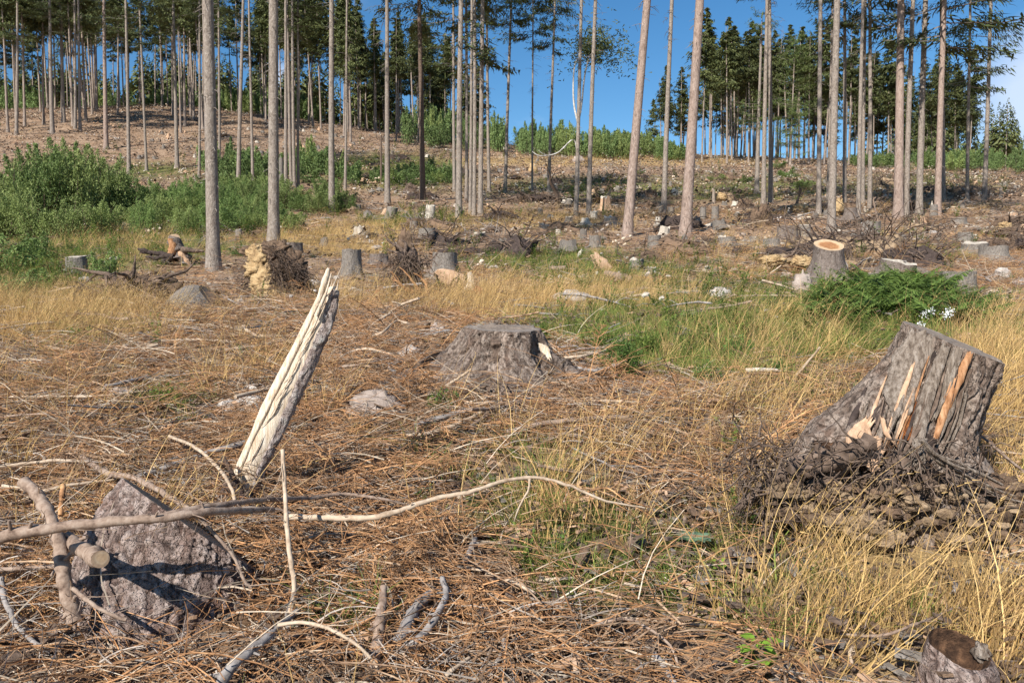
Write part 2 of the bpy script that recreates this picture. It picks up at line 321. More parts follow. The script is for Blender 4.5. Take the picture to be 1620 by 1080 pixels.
M['flower'] = mat_noise('white_petal', [(.3, (.72, .72, .70)), (.7, (.82, .82, .80))], 5, 2, bs=0)
# ------------------------------------------------------------------ what grows where (patches of the place)
def blob(u, v, L):
    s = np.zeros_like(u)
    for (cu, cv, ru, rv, a) in L: s = s + a*np.exp(-(((u-cu)/ru)**2+((v-cv)/rv)**2))
    return s
STRAW = [(1100, 695, 170, 42, .45), (1330, 960, 240, 110, .85), (1560, 950, 130, 170, .95), (900, 770, 90, 50, .45), (1200, 810, 140, 50, .35), (60, 505, 150, 34, 1.5), (190, 385, 100, 16, 1.2),
         (170, 545, 160, 22, .4), (520, 380, 90, 18, 1.6), (640, 375, 70, 20, 1.5), (760, 485, 120, 22, 1.2), (960, 470, 160, 22, .8), (1570, 620, 60, 100, 1.2), (390, 605, 110, 18, .35),
         (1260, 555, 120, 40, .4), (1180, 395, 60, 20, .5), (560, 480, 60, 30, .8), (860, 350, 160, 16, .7), (960, 255, 330, 9, .8), (1500, 330, 120, 6, .5), (1150, 650, 80, 24, .3)]
GREEN = [(1290, 530, 160, 55, 1.5), (1130, 560, 110, 50, 1.2), (985, 530, 80, 40, 1.2), (880, 520, 60, 25, 1.0), (1420, 500, 120, 30, 1.2), (720, 640, 80, 40, .6), (900, 850, 150, 90, .85), (1030, 890, 120, 80, .5), (1170, 960, 130, 60, .35), (820, 800, 60, 30, .6),
         (900, 950, 60, 60, .7), (560, 980, 50, 40, .7), (700, 740, 110, 30, .5), (1180, 850, 120, 60, .5), (1590, 540, 60, 60, .8), (40, 440, 120, 40, 1.3), (200, 380, 220, 40, .9), (130, 520, 130, 30, .4), (660, 350, 90, 12, 1),
         (830, 410, 110, 22, .9), (930, 430, 100, 30, .7), (1030, 430, 60, 20, .6), (1440, 400, 120, 25, .6), (1180, 450, 90, 40, .5), (260, 640, 90, 40, .5), (30, 700, 60, 20, .5), (1300, 960, 260, 90, .35), (900, 300, 160, 25, .7),
         (1200, 300, 200, 25, .7), (1500, 290, 150, 20, .6), (240, 270, 100, 20, .7), (620, 270, 110, 30, 1.2), (1100, 480, 160, 30, .5)]
SLASH = [(600, 720, 190, 70, 1.3), (450, 880, 170, 110, 1.1), (150, 900, 200, 160, 1.0), (640, 930, 180, 100, .9), (250, 740, 260, 60, 1.0), (1000, 650, 300, 40, .9), (900, 700, 260, 30, .6), (820, 1020, 300, 60, .9), (640, 500, 110, 45, 1.0),
         (350, 540, 260, 60, .8), (160, 660, 200, 50, .6), (1180, 760, 90, 60, .9), (1040, 880, 140, 80, .4), (500, 610, 250, 60, .6), (880, 600, 500, 60, .3), (1100, 430, 300, 60, .4), (1450, 430, 260, 60, .5)]
def fields(x, y, z):
    u, v = proj(x, np.maximum(y, .5), z)
    s = blob(u, v, STRAW); g = blob(u, v, GREEN); l = blob(u, v, SLASH)
    return s, g, l

# ------------------------------------------------------------------ ground
def build_ground():
    r = np.concatenate([[0.05], np.geomspace(.5, 16, 190), np.geomspace(16.4, 260, 190), np.geomspace(275, 1400, 18)])
    th = np.concatenate([np.linspace(-36, 36, 360), np.linspace(38, 322, 72)]); th = np.radians(th)
    k, n = len(r), len(th)
    x = r[:, None]*np.sin(th)[None]; y = r[:, None]*np.cos(th)[None]
    z = ground(x, y)
    v = np.stack([x, y, z], -1).reshape(-1, 3)
    i = np.arange(k-1)[:, None]*n; j = np.arange(n)[None]; j2 = (j+1) % n
    q = np.stack([i+j, i+j2, i+n+j2, i+n+j], -1).reshape(-1, 4)
    m, t, p = newmat('forest_ground')
    at_ = t.nodes.new('ShaderNodeAttribute'); at_.attribute_name = 'cover'; sep = t.nodes.new('ShaderNodeSeparateColor'); t.links.new(at_.outputs['Color'], sep.inputs[0])
    n1 = noise_n(t, 2.2, 8, .75); n2 = noise_n(t, 14, 6, .7); n3 = noise_n(t, .35, 5, .7)
    c = ramp(t, n2, [(.28, (.09, .046, .024)), (.5, (.28, .16, .085)), (.72, (.47, .32, .20))])
    c = mix(t, .45, c, ramp(t, n1, [(.3, (.12, .075, .048)), (.5, (.28, .185, .125)), (.68, (.47, .36, .26))]))
    n4 = noise_n(t, 1.1, 9, .85); c = mix(t, .5, c, ramp(t, n4, [(.36, (.07, .04, .026)), (.46, (.24, .155, .10)), (.56, (.42, .30, .20)), (.66, (.58, .49, .39))]))
    c = mix(t, .3, c, ramp(t, n3, [(.35, (.20, .135, .095)), (.6, (.36, .26, .18))]))
    def th_(ch, n, lo, hi):
        a = t.nodes.new('ShaderNodeMath'); a.operation = 'ADD'; t.links.new(sep.outputs[ch], a.inputs[0]); t.links.new(n, a.inputs[1])
        b = t.nodes.new('ShaderNodeMapRange'); b.inputs[1].default_value = lo; b.inputs[2].default_value = hi; t.links.new(a.outputs[0], b.inputs[0]); return b.outputs[0]
    c = mix(t, th_(1, n1, .72, 1.15), c, ramp(t, n2, [(.3, (.26, .17, .075)), (.7, (.52, .37, .18))]))
    c = mix(t, th_(0, n1, .78, 1.2), c, ramp(t, n2, [(.3, (.075, .085, .025)), (.7, (.19, .19, .065))]))
    c = mix(t, th_(2, n1, .75, 1.25), c, ramp(t, n2, [(.3, (.05, .03, .018)), (.7, (.22, .135, .08))]))  # dark litter floor, shadow beneath the slash also put into the colour
    t.links.new(c, p.inputs['Base Color']); p.inputs['Roughness'].default_value = 1; p.inputs['Specular IOR Level'].default_value = .1
    mb_ = t.nodes.new('ShaderNodeMath'); mb_.operation = 'ADD'; t.links.new(n2, mb_.inputs[0]); t.links.new(n1, mb_.inputs[1]); bump(t, p, mb_.outputs[0], .8, .06)
    mb = MB(); mb.add(v, q=q); mb.add(np.zeros((0, 3)))
    o = mb.build('ground', m); tag(o, kind='structure')
    s, g, l = fields(v[:, 0], v[:, 1], v[:, 2])
    col = np.zeros((len(v), 4)); front = v[:, 1] > 1
    col[:, 0] = np.clip(np.where(front, g, .4), 0, 1); col[:, 1] = np.clip(np.where(front, s, .4), 0, 1); col[:, 2] = np.clip(np.where(front, l, .3), 0, 1); col[:, 3] = 1
    a = o.data.color_attributes.new('cover', 'FLOAT_COLOR', 'POINT'); a.data.foreach_set('color', col.ravel())
build_ground()

# ------------------------------------------------------------------ scattering by geometry nodes
def scatter(name, protos, pts, rots, scl, idx, label, cat):
    if len(pts) == 0: return None
    coll = bpy.data.collections.new(name+'_pieces')
    for o in protos: coll.objects.link(o)
    me = bpy.data.meshes.new(name); me.vertices.add(len(pts)); me.vertices.foreach_set('co', np.asarray(pts, float).ravel())
    a = me.attributes.new('rot', 'FLOAT_VECTOR', 'POINT'); a.data.foreach_set('vector', np.asarray(rots, float).ravel())
    a = me.attributes.new('scl', 'FLOAT', 'POINT'); a.data.foreach_set('value', np.asarray(scl, float))
    a = me.attributes.new('idx', 'INT', 'POINT'); a.data.foreach_set('value', np.asarray(idx, np.int32))
    ob = bpy.data.objects.new(name, me); C.objects.link(ob)
    g = bpy.data.node_groups.new(name, 'GeometryNodeTree')
    g.interface.new_socket('Geometry', in_out='INPUT', socket_type='NodeSocketGeometry'); g.interface.new_socket('Geometry', in_out='OUTPUT', socket_type='NodeSocketGeometry')
    gi = g.nodes.new('NodeGroupInput'); go = g.nodes.new('NodeGroupOutput'); ip = g.nodes.new('GeometryNodeInstanceOnPoints'); ci = g.nodes.new('GeometryNodeCollectionInfo')
    ci.inputs['Collection'].default_value = coll; ci.inputs['Separate Children'].default_value = True; ci.inputs['Reset Children'].default_value = True
    def na(nm, ty):
        x = g.nodes.new('GeometryNodeInputNamedAttribute'); x.data_type = ty; x.inputs['Name'].default_value = nm; return x.outputs['Attribute']
    L = g.links.new
    L(gi.outputs[0], ip.inputs['Points']); L(ci.outputs[0], ip.inputs['Instance']); ip.inputs['Pick Instance'].default_value = True
    L(na('idx', 'INT'), ip.inputs['Instance Index']); L(na('rot', 'FLOAT_VECTOR'), ip.inputs['Rotation']); L(na('scl', 'FLOAT'), ip.inputs['Scale']); L(ip.outputs[0], go.inputs[0])
    md = ob.modifiers.new('scatter', 'NODES'); md.node_group = g
    return tag(ob, label, cat, kind='stuff')
def proto(mb, name, i, mats, smooth=False):
    o = mb.build('%s_%02d' % (name, i), mats, link=False, smooth=smooth); return o

def ribbons(mb, base, dirs, length, width, bend, segs=4, mi=0, bdir=None, face=None):
    """thin blades: base (n,3), dirs (n,3), bending over towards bdir"""
    n = len(base); t = np.linspace(0, 1, segs+1)
    up = dirs/np.linalg.norm(dirs, axis=1)[:, None]
    if bdir is None: a = rng.random(n)*2*np.pi; bdir = np.stack([np.cos(a), np.sin(a), np.zeros(n)], 1)
    p = base[:, None]+length[:, None, None]*(up[:, None]*t[None, :, None]+bend[:, None, None]*(bdir[:, None]*.9+np.array([0, 0, -.55]))*(t**2)[None, :, None])
    if face is None:
        a = rng.random(n)*2*np.pi; face = np.stack([np.cos(a), np.sin(a), rng.random(n)*.3], 1)
    side = np.cross(up, face); side /= np.linalg.norm(side, axis=1)[:, None]+1e-9
    wd = width[:, None]*np.clip(1.0-t[None]**1.6, .12, 1)*.5
    l = p-side[:, None]*wd[..., None]; r = p+side[:, None]*wd[..., None]
    v = np.stack([l, r], 2).reshape(-1, 3); k = segs+1
    i = (np.arange(n)*k*2)[:, None]+np.arange(segs)[None]*2
    q = np.stack([i, i+1, i+3, i+2], -1).reshape(-1, 4)
    mb.add(v, q=q, mi=mi); return p

def grass_proto(name, i, nb, h, w_, spread, bend, mats, lean=0, heads=0, mm=None):
    mb = MB(); a = rng.random(nb)*2*np.pi; r = np.sqrt(rng.random(nb))*spread
    base = np.stack([r*np.cos(a), r*np.sin(a), np.full(nb, -.02)], 1)
    dirs = np.stack([np.cos(a)*r/spread*.45+lean+rng.normal(0, .14, nb), np.sin(a)*r/spread*.45+rng.normal(0, .14, nb), np.ones(nb)], 1)
    ln = h*(.45+.6*rng.random(nb)); mi = rng.integers(0, len(mats), nb)
    for k in range(len(mats)):
        s = mi == k
        if s.sum(): p = ribbons(mb, base[s], dirs[s], ln[s], w_*(.7+.6*rng.random(s.sum())), bend*(.3+rng.random(s.sum())), 4, k)
    if heads:
        p = p[:heads]
        for q in p:
            b = q[-1]; d = q[-1]-q[-2]; d = d/(np.linalg.norm(d)+1e-9)
            n = 5; bb = b-d*np.linspace(0, .1*h/.6, n)[:, None]
            ribbons(mb, bb, np.tile(d, (n, 1))+rng.normal(0, .35, (n, 3)), np.full(n, .022*h/.6), np.full(n, .0032), np.zeros(n), 1, 0)
    return proto(mb, name, i, [M[m] for m in mats])

def twig_tree(mb, n_side, L, r, droop, mi=0, sub=3, flat=.5, sides=3, start=.12):
    """one dead spray with side twigs"""
    k = 7; t = np.linspace(0, 1, k); bx = rng.normal(0, .25); by = rng.normal(0, .15)
    main = np.stack([L*t, bx*L*t**2, by*L*t**2+.03*np.sin(t*3)], 1)
    tube(mb, main, r*(1-.7*t), sides, mi, cap=False)
    for s in range(n_side):
        tt = start+(1-start)*rng.random(); b = np.array([np.interp(tt, t, main[:, c]) for c in range(3)])
        sg = 1 if s % 2 else -1; l = L*(.2+.35*rng.random())*(1.15-tt)
        d = np.array([.55+.3*rng.random(), sg*(.7+.3*rng.random()), rng.normal(0, flat)-droop*.5]); d /= np.linalg.norm(d)
        q = np.linspace(0, 1, 4)[:, None]; pp = b+l*(d*q+np.array([.1, 0, -droop])*q**2+rng.normal(0, .05, (1, 3))*q)
        tube(mb, pp, r*.45*(1-.55*q[:, 0]), sides, mi, cap=False)
        for _ in range(sub):
            tq = .25+.7*rng.random(); bb = b+l*(d*tq+np.array([.1, 0, -droop])*tq**2)
            d2 = d+rng.normal(0, .65, 3); d2 /= np.linalg.norm(d2); l2 = l*(.25+.3*rng.random())
            e = bb+l2*d2+np.array([0, 0, -droop*l2*.6]); tube(mb, [bb, (bb+e)/2+rng.normal(0, .04*l2, 3), e], [r*.3, r*.26, r*.18], sides, mi, cap=False)

spray_o = []
for i in range(6):
    mb = MB(); twig_tree(mb, 18, .42, .0042, .25+.3*rng.random(), 0, 3); spray_o.append(proto(mb, 'spray', i, [M['tw_orange' if i % 3 != 2 else 'tw_brown']]))
curl = []
for i in range(7):
    mb = MB()
    for s in range(12):
        a = rng.random()*6.28; l = .12+.38*rng.random()**1.5; c0 = np.array([rng.normal(0, .13), rng.normal(0, .13), .005+.04*rng.random()])
        d = np.array([math.cos(a), math.sin(a), rng.normal(0, .12)]); n_ = np.array([-math.sin(a), math.cos(a), rng.normal(0, .3)]); q = np.linspace(0, 1, 5)[:, None]
        tube(mb, c0+l*(d*q+n_*(rng.normal(0, .35)*q**2)+np.array([0, 0, .06])*np.sin(q*3.1)), (.0014+.0022*rng.random())*(1-.6*q[:, 0]), 3, 0, cap=False)
    curl.append(proto(mb, 'curl', i, [M[('tw_brown', 'tw_grey', 'tw_orange', 'tw_brown', 'tw_orange', 'tw_orange', 'tw_pale')[i]]]))
stick = []
for i in range(6):
    mb = MB(); q = np.linspace(0, 1, 7); l = 1.0; am = .04+.05*rng.random()
    pp = np.stack([l*(q-.5), am*np.sin(q*3.3+i)+.015*rng.normal(0, 1, 7), .02+.02*np.sin(q*5+i*2)], 1); tube(mb, pp, .013*(1-.6*q), 5, 0)
    for s in range(4):
        b = pp[1+s]; tube(mb, [b, b+np.array([.05, rng.choice([-1, 1])*.06, .03]), b+np.array([.12+.05*rng.random(), rng.choice([-1, 1])*.1, .03])], [.005, .004, .002], 3, 0, cap=False)
    stick.append(proto(mb, 'loose_stick', i, [M[('br_grey', 'br_pale', 'br_brown', 'br_pale', 'br_grey', 'tw_brown')[i]]], True))
chip = []
for i in range(6):
    mb = MB()
    for s in range(9):
        c0 = np.array([rng.normal(0, .12), rng.normal(0, .12), .012]); a = rng.random()*6.28; l = .010+.032*rng.random(); w_ = l*(.25+.4*rng.random()); th = .004+.006*rng.random()
        dx = np.array([math.cos(a), math.sin(a), rng.normal(0, .25)])*l; dy = np.array([-math.sin(a), math.cos(a), rng.normal(0, .25)])*w_
        v = [c0-dx-dy*.6, c0+dx*.8-dy, c0+dx+dy*.7, c0-dx*.7+dy]; v = v+[p_+np.array([0, 0, th]) for p_ in v]
        mb.add(v, q=[(4, 5, 6, 7), (0, 1, 5, 4), (1, 2, 6, 5), (2, 3, 7, 6), (3, 0, 4, 7)])
    chip.append(proto(mb, 'chip', i, [M[('wood_tan', 'stump_grey', 'root', 'root', 'soil', 'root')[i]]]))
straw_p = [grass_proto('straw_tuft', i, (15, 12, 36, 18, 40)[i], (.64, .72, .34, .58, .26)[i], .0036, (.12, .1, .12, .12, .14)[i], .42, ['straw', 'straw_dull', 'straw'], lean=.17, heads=(6, 5, 0, 5, 0)[i]) for i in range(5)]
mat_p = [grass_proto('straw_mat', i, 34, .30, .0042, .16, .95, ['straw', 'straw_dull'], lean=.1) for i in range(4)]
for o in mat_p: pass
green_p = [grass_proto('green_tuft', i, 40, .26, .0048, .09, .65, [('gr_green', 'gr_yel', 'gr_green'), ('gr_dark', 'gr_green'), ('gr_green', 'straw', 'gr_yel'), ('gr_dark', 'gr_green', 'straw_dull')][i % 4], lean=.08) for i in range(6)]
low_p = [grass_proto('low_tuft', i, 30, .12, .005, .09, .7, [('gr_dark', 'gr_green'), ('gr_dark', 'gr_yel'), ('gr_green', 'straw_dull')][i % 3]) for i in range(3)]
forb_p = []
for i in range(5):
    mb = MB()
    for s in range(7):
        a = rng.random()*6.28; h = .14+.2*rng.random(); top = np.array([math.cos(a)*.09, math.sin(a)*.09, h]); b = np.array([rng.normal(0, .02), rng.normal(0, .02), -.01])
        tube(mb, [b, (b+top)/2+rng.normal(0, .01, 3), top], [.002, .0017, .001], 3, 1, cap=False)
        n = 15; q = .2+.8*rng.random(n); bb = b+(top-b)*q[:, None]; ang = rng.random(n)*6.28
        dd = np.stack([np.cos(ang), np.sin(ang), .3+.3*rng.random(n)], 1); ribbons(mb, bb, dd, .03+.03*rng.random(n), .012+.01*rng.random(n), .3*np.ones(n), 2, 0, face=np.tile([0, 0, 1.], (n, 1)))
    forb_p.append(proto(mb, 'forb', i, [M['forb' if i % 2 else 'gr_green'], M['gr_dark']]))

def band(y0, y1, dens, margin=1.12):
    half = 810/F*margin; area = half*(y1**2-y0**2); n = int(area*dens)
    y = np.sqrt(y0**2+(y1**2-y0**2)*rng.random(n)); x = (rng.random(n)*2-1)*half*y
    return x, y, ground(x, y)
KEEP = []     # clearings (x, y, radius) kept free of litter
def collect(bands, prob, scale, nproto, tilt=.15, lift=0.0, keep=1.0):
    PP = []; RR = []; SS = []; II = []
    for (y0, y1, dens, sc) in bands:
        x, y, z = band(y0, y1, dens); s, g, l = fields(x, y, z); u, v = proj(x, y, z)
        pr = prob(s, g, l, u, v, x, y); k = (rng.random(len(x)) < pr)
        for (cx, cy, cr) in KEEP: k &= np.hypot(x-cx, y-cy) > cr*keep
        x, y, z = x[k], y[k], z[k]; n = len(x)
        PP.append(np.stack([x, y, z+lift*rng.random(n)], 1)); RR.append(np.stack([rng.normal(0, tilt, n), rng.normal(0, tilt, n), rng.random(n)*6.283], 1))
        SS.append(sc*scale*(.65+.7*rng.random(n))); II.append(rng.integers(0, nproto, n))
    return np.concatenate(PP), np.concatenate(RR), np.concatenate(SS), np.concatenate(II)
def nz_(x, y, sc, s): return fbm2(x/sc, y/sc, s, 3)
# ------------------------------------------------------------------ lofted stumps from sections
def ringset(secs, n=72, rows=5, ease=True):
    """secs: list of (Lu, Lv, Ru, Rv, y_centre, half_depth, tilt) -> dense list of (centre, a, b)"""
    A = []
    for (lu, lv, ru, rv, y, hd, tilt) in secs:
        l = at(lu, lv, y); r = at(ru, rv, y); c = (l+r)/2; rr_ = ray((lu+ru)/2, (lv+rv)/2); A.append(list(c)+list((r-l)/2)+([rr_[0]/rr_[1]*hd, hd, rr_[2]/rr_[1]*hd+.014] if tilt == 'away' else [0, hd, tilt]))
    A = np.array(A); S = smoothline_nd(A, rows); return S
def smoothline_nd(p, sub):
    e = np.vstack([2*p[0]-p[1], p, 2*p[-1]-p[-2]]); o = []
    for i in range(1, len(e)-2):
        for t in np.arange(sub)/sub:
            o.append(.5*((2*e[i])+(-e[i-1]+e[i+1])*t+(2*e[i-1]-5*e[i]+4*e[i+1]-e[i+2])*t*t+(-e[i-1]+3*e[i]-3*e[i+1]+e[i+2])*t**3))
    o.append(e[-2]); return np.array(o)
PLATE = None
def setplate(o):
    n = len(o.data.vertices)
    if PLATE is None or len(PLATE) != n: return
    c = np.zeros((n, 4)); c[:, :2] = PLATE; c[:, 3] = 1; o.data.color_attributes.new('plate', 'FLOAT_COLOR', 'POINT').data.foreach_set('color', c.ravel())
def loft(S, n=96, furrow=None, ridge=(5, .06, 0), rough=(.02, 14), seed=0, flare=None, plate=None, shape=None, fibre=1.0):
    k = len(S); th = np.arange(n)*2*np.pi/n; t = np.linspace(0, 1, k)
    c = S[:, 0:3]; a = S[:, 3:6]; b = S[:, 6:9]
    rad = 1+ridge[1]*(.4+t[:, None]*1.2)*(np.sin(ridge[0]*th[None]+ridge[2])+.5*np.sin((ridge[0]*2-1)*th[None]+seed))
    if shape is not None: rad = rad*shape(t[:, None], th[None])
    v = c[:, None]+rad[..., None]*(a[:, None]*np.cos(th)[None, :, None]+b[:, None]*np.sin(th)[None, :, None])
    nrm = (a[:, None]*np.cos(th)[None, :, None]+b[:, None]*np.sin(th)[None, :, None]); nrm = nrm/(np.linalg.norm(nrm, axis=-1, keepdims=True)+1e-9)
    p = v.reshape(-1, 3).copy(); p3 = p*rough[1]; p3[:, 2] *= .45*fibre
    d = (fbm3(p3, seed, 4)-.5)*2*rough[0]
    if furrow:
        T_, H_ = np.meshgrid(t, th, indexing='ij'); w_ = vn2(T_.ravel()*5, H_.ravel()*2, 3)*.5; fr = vn2(H_.ravel()*furrow[1]+w_*2.0, T_.ravel()*4+w_, 11); d = d-furrow[0]*np.clip((.42-fr)*5, 0, 1)
    if plate:
        rm = np.linalg.norm(a, axis=1).mean(); ll = np.concatenate([[0], np.cumsum(np.linalg.norm(np.diff(c, axis=0), axis=1))]); T2, H2 = np.meshgrid(ll, th*rm, indexing='ij')
        sp_ = np.stack([H2.ravel()*1.15, T2.ravel()*.5*fibre, np.zeros(k*n)], 1); wp_ = sp_+.55/plate[1]*(np.stack([vn3(p*plate[1]*.8+9*k_, seed+k_) for k_ in range(3)], 1)-.5)*2+(fbm3(p*9, seed+2, 2)[:, None]-.5)*np.array([.06, .02, 0])
        global PLATE
        hv, bd_ = cells3(wp_*plate[1]*np.array([1, 1, 1]), seed); d = d+plate[0]*(.75*hv-.35)*np.clip(bd_*4, 0, 1)-plate[0]*.35*(bd_ < .09); PLATE = np.stack([hv, bd_], 1)
    if False:
        f = vn3(p*np.array([plate[1], plate[1], plate[1]*.6]), seed+9); d = d+plate[0]*(np.abs(f-.5)*2)**.5*(.6+.4*vn3(p*plate[1]*2.3, seed+4))
    return (p+nrm.reshape(-1, 3)*d[:, None]).reshape(k, n, 3)
def grid_add(mb, G, mi=0, wrap=True):
    k, n = G.shape[:2]; i = np.arange(k-1)[:, None]*n; j = np.arange(n if wrap else n-1)[None]; j2 = (j+1) % n
    q = np.stack([i+j, i+n+j, i+n+j2, i+j2], -1).reshape(-1, 4); mb.add(G.reshape(-1, 3), q=q, mi=mi)
def cap_mesh(G0, bumpy=.012, dip=.02, rings=7, seed=0, rim=0.0, sc=18):
    c = G0.mean(0); nr = np.cross(G0[0]-c, G0[len(G0)//4]-c); nr /= np.linalg.norm(nr); nr = nr*(1 if nr[2] > 0 else -1)
    q = np.linspace(1, 0.02, rings)[:, None, None]; G = c+(G0[None]-c)*q
    d = (fbm3(G.reshape(-1, 3)*sc, seed, 4)-.5)*bumpy*2; w_ = (1-np.repeat(q.ravel(), G0.shape[0])**6)
    G = (G.reshape(-1, 3)+nr*((d-dip)*w_)[:, None]).reshape(rings, -1, 3); return G, c
def make_stump(name, label, S, mat, cut, n=96, base=None, group=None, extra=None, cutn='cut_face', capkw={}, **kw):
    G = loft(S, n, **kw); b = base if base is not None else Vector(S[-1][:3])
    o = thing(name, label, 'stump', b, group)
    mb = MB(); grid_add(mb, G); bark = mb.build('bark', M[mat], o); setplate(bark)
    Gc, c = cap_mesh(G[0], **capkw); mc = MB(); grid_add(mc, Gc[:, ::-1]); cf = mc.build(cutn, M[cut], o, at0=c)
    v, (t, q) = mb.arrays(); bv = BVHTree.FromPolygons([Vector(x) for x in v], [tuple(int(i) for i in f) for f in q])
    return o, bv, G
def drape(bv, u, v, off=.01, y0=4):
    r = Vector(ray(u, v)); n = r.normalized(); h = bv.ray_cast(Vector((0, 0, EYE)), n)
    if h[0] is None: return at(u, v, y0)
    return h[0]-n*off
def strip(mb, cen, wid, thick=.012, rag=.15, sub=4, seed=0, across=7, curve=.35):
    """a slab of torn wood: centre line (world points), widths (m); convex towards the camera"""
    p = smoothline(cen, sub); w_ = np.interp(np.linspace(0, 1, len(p)), np.linspace(0, 1, len(wid)), wid)
    d = np.gradient(p, axis=0); d /= np.linalg.norm(d, axis=1)[:, None]
    toc = np.array([0, 0, EYE])-p; toc /= np.linalg.norm(toc, axis=1)[:, None]
    sd_ = np.cross(d, toc); sd_ /= np.linalg.norm(sd_, axis=1)[:, None]
    s = np.linspace(-1, 1, across); F_ = []
    ragv = 1+rag*(rng.random((len(p), across))-.5)
    top = p[:, None]+sd_[:, None]*(s[None]*w_[:, None]*.5*ragv)[..., None]+toc[:, None]*((1-s**2)*curve*w_[:, None]*.5+.004*rng.normal(0, 1, (1, across)))[..., None]
    bot = top-toc[:, None]*thick*2.5; G = np.concatenate([top, bot[:, ::-1]], 1)
    # ragged ends
    G[0] += (d[0]*(rng.random((G.shape[1], 1))-.3)*-.04); G[-1] += (d[-1]*(rng.random((G.shape[1], 1))-.3)*.05)
    grid_add(mb, G[:, ::-1])
    for e, rv in ((0, 1), (-1, 0)):
        k = G.shape[1]; h = k//2; q = [(i, i+1, k-2-i, k-1-i) for i in range(h-1)]; mb.add(G[e], q=np.array(q)[:, ::-1] if rv else q)
def rootline(mb, pts, r0, r1, n=7, jit=.25, sub=4, mi=0):
    p = smoothline(pts, sub); k = len(p); p = p+rng.normal(0, r0*.12, p.shape); tube(mb, p, np.linspace(r0, r1, k)*(1+.15*rng.normal(0, 1, k)), n, mi, jit=jit)
def wander(mb, p0, d, L, r0, r1, k=8, wob=.35, grav=0.0, n=4, fork=0, mi=0):
    p = [np.array(p0, float)]; d = np.array(d, float); d /= np.linalg.norm(d); st = L/k
    for i in range(k):
        d = d+rng.normal(0, wob, 3)*.5+np.array([0, 0, -grav]); d /= np.linalg.norm(d); p.append(p[-1]+d*st)
        if fork and i > 1 and rng.random() < fork: wander(mb, p[-1], d+rng.normal(0, .7, 3), L*(1-i/k)*.7, r0*(1-i/k)*.6, r1, max(3, k-i-1), wob, grav, n, 0, mi)
    tube(mb, p, np.linspace(r0, r1, k+1), n, mi, cap=False)
def lump(mb, c, r, seed=0, rough=.3, sc=3, n=20, m=12, mi=0, flat=None, fine=0):
    ph = np.linspace(.02, np.pi-.02, m)[:, None]; th = (np.arange(n)*2*np.pi/n)[None]
    d = np.stack([np.sin(ph)*np.cos(th), np.sin(ph)*np.sin(th), np.cos(ph)*np.ones_like(th)], -1); f = 1+rough*(fbm3(d.reshape(-1, 3)*sc+seed*7.1, seed, 3)-.5)*2
    if fine: f = f+fine*(fbm3(d.reshape(-1, 3)*sc*5, seed+5, 3)-.5)*2
    p = (d.reshape(-1, 3)*f[:, None])
    if flat: p = np.round(p*flat)/flat*.5+p*.5
    grid_add(mb, (np.array(c)+p*np.array(r)).reshape(m, n, 3), mi)

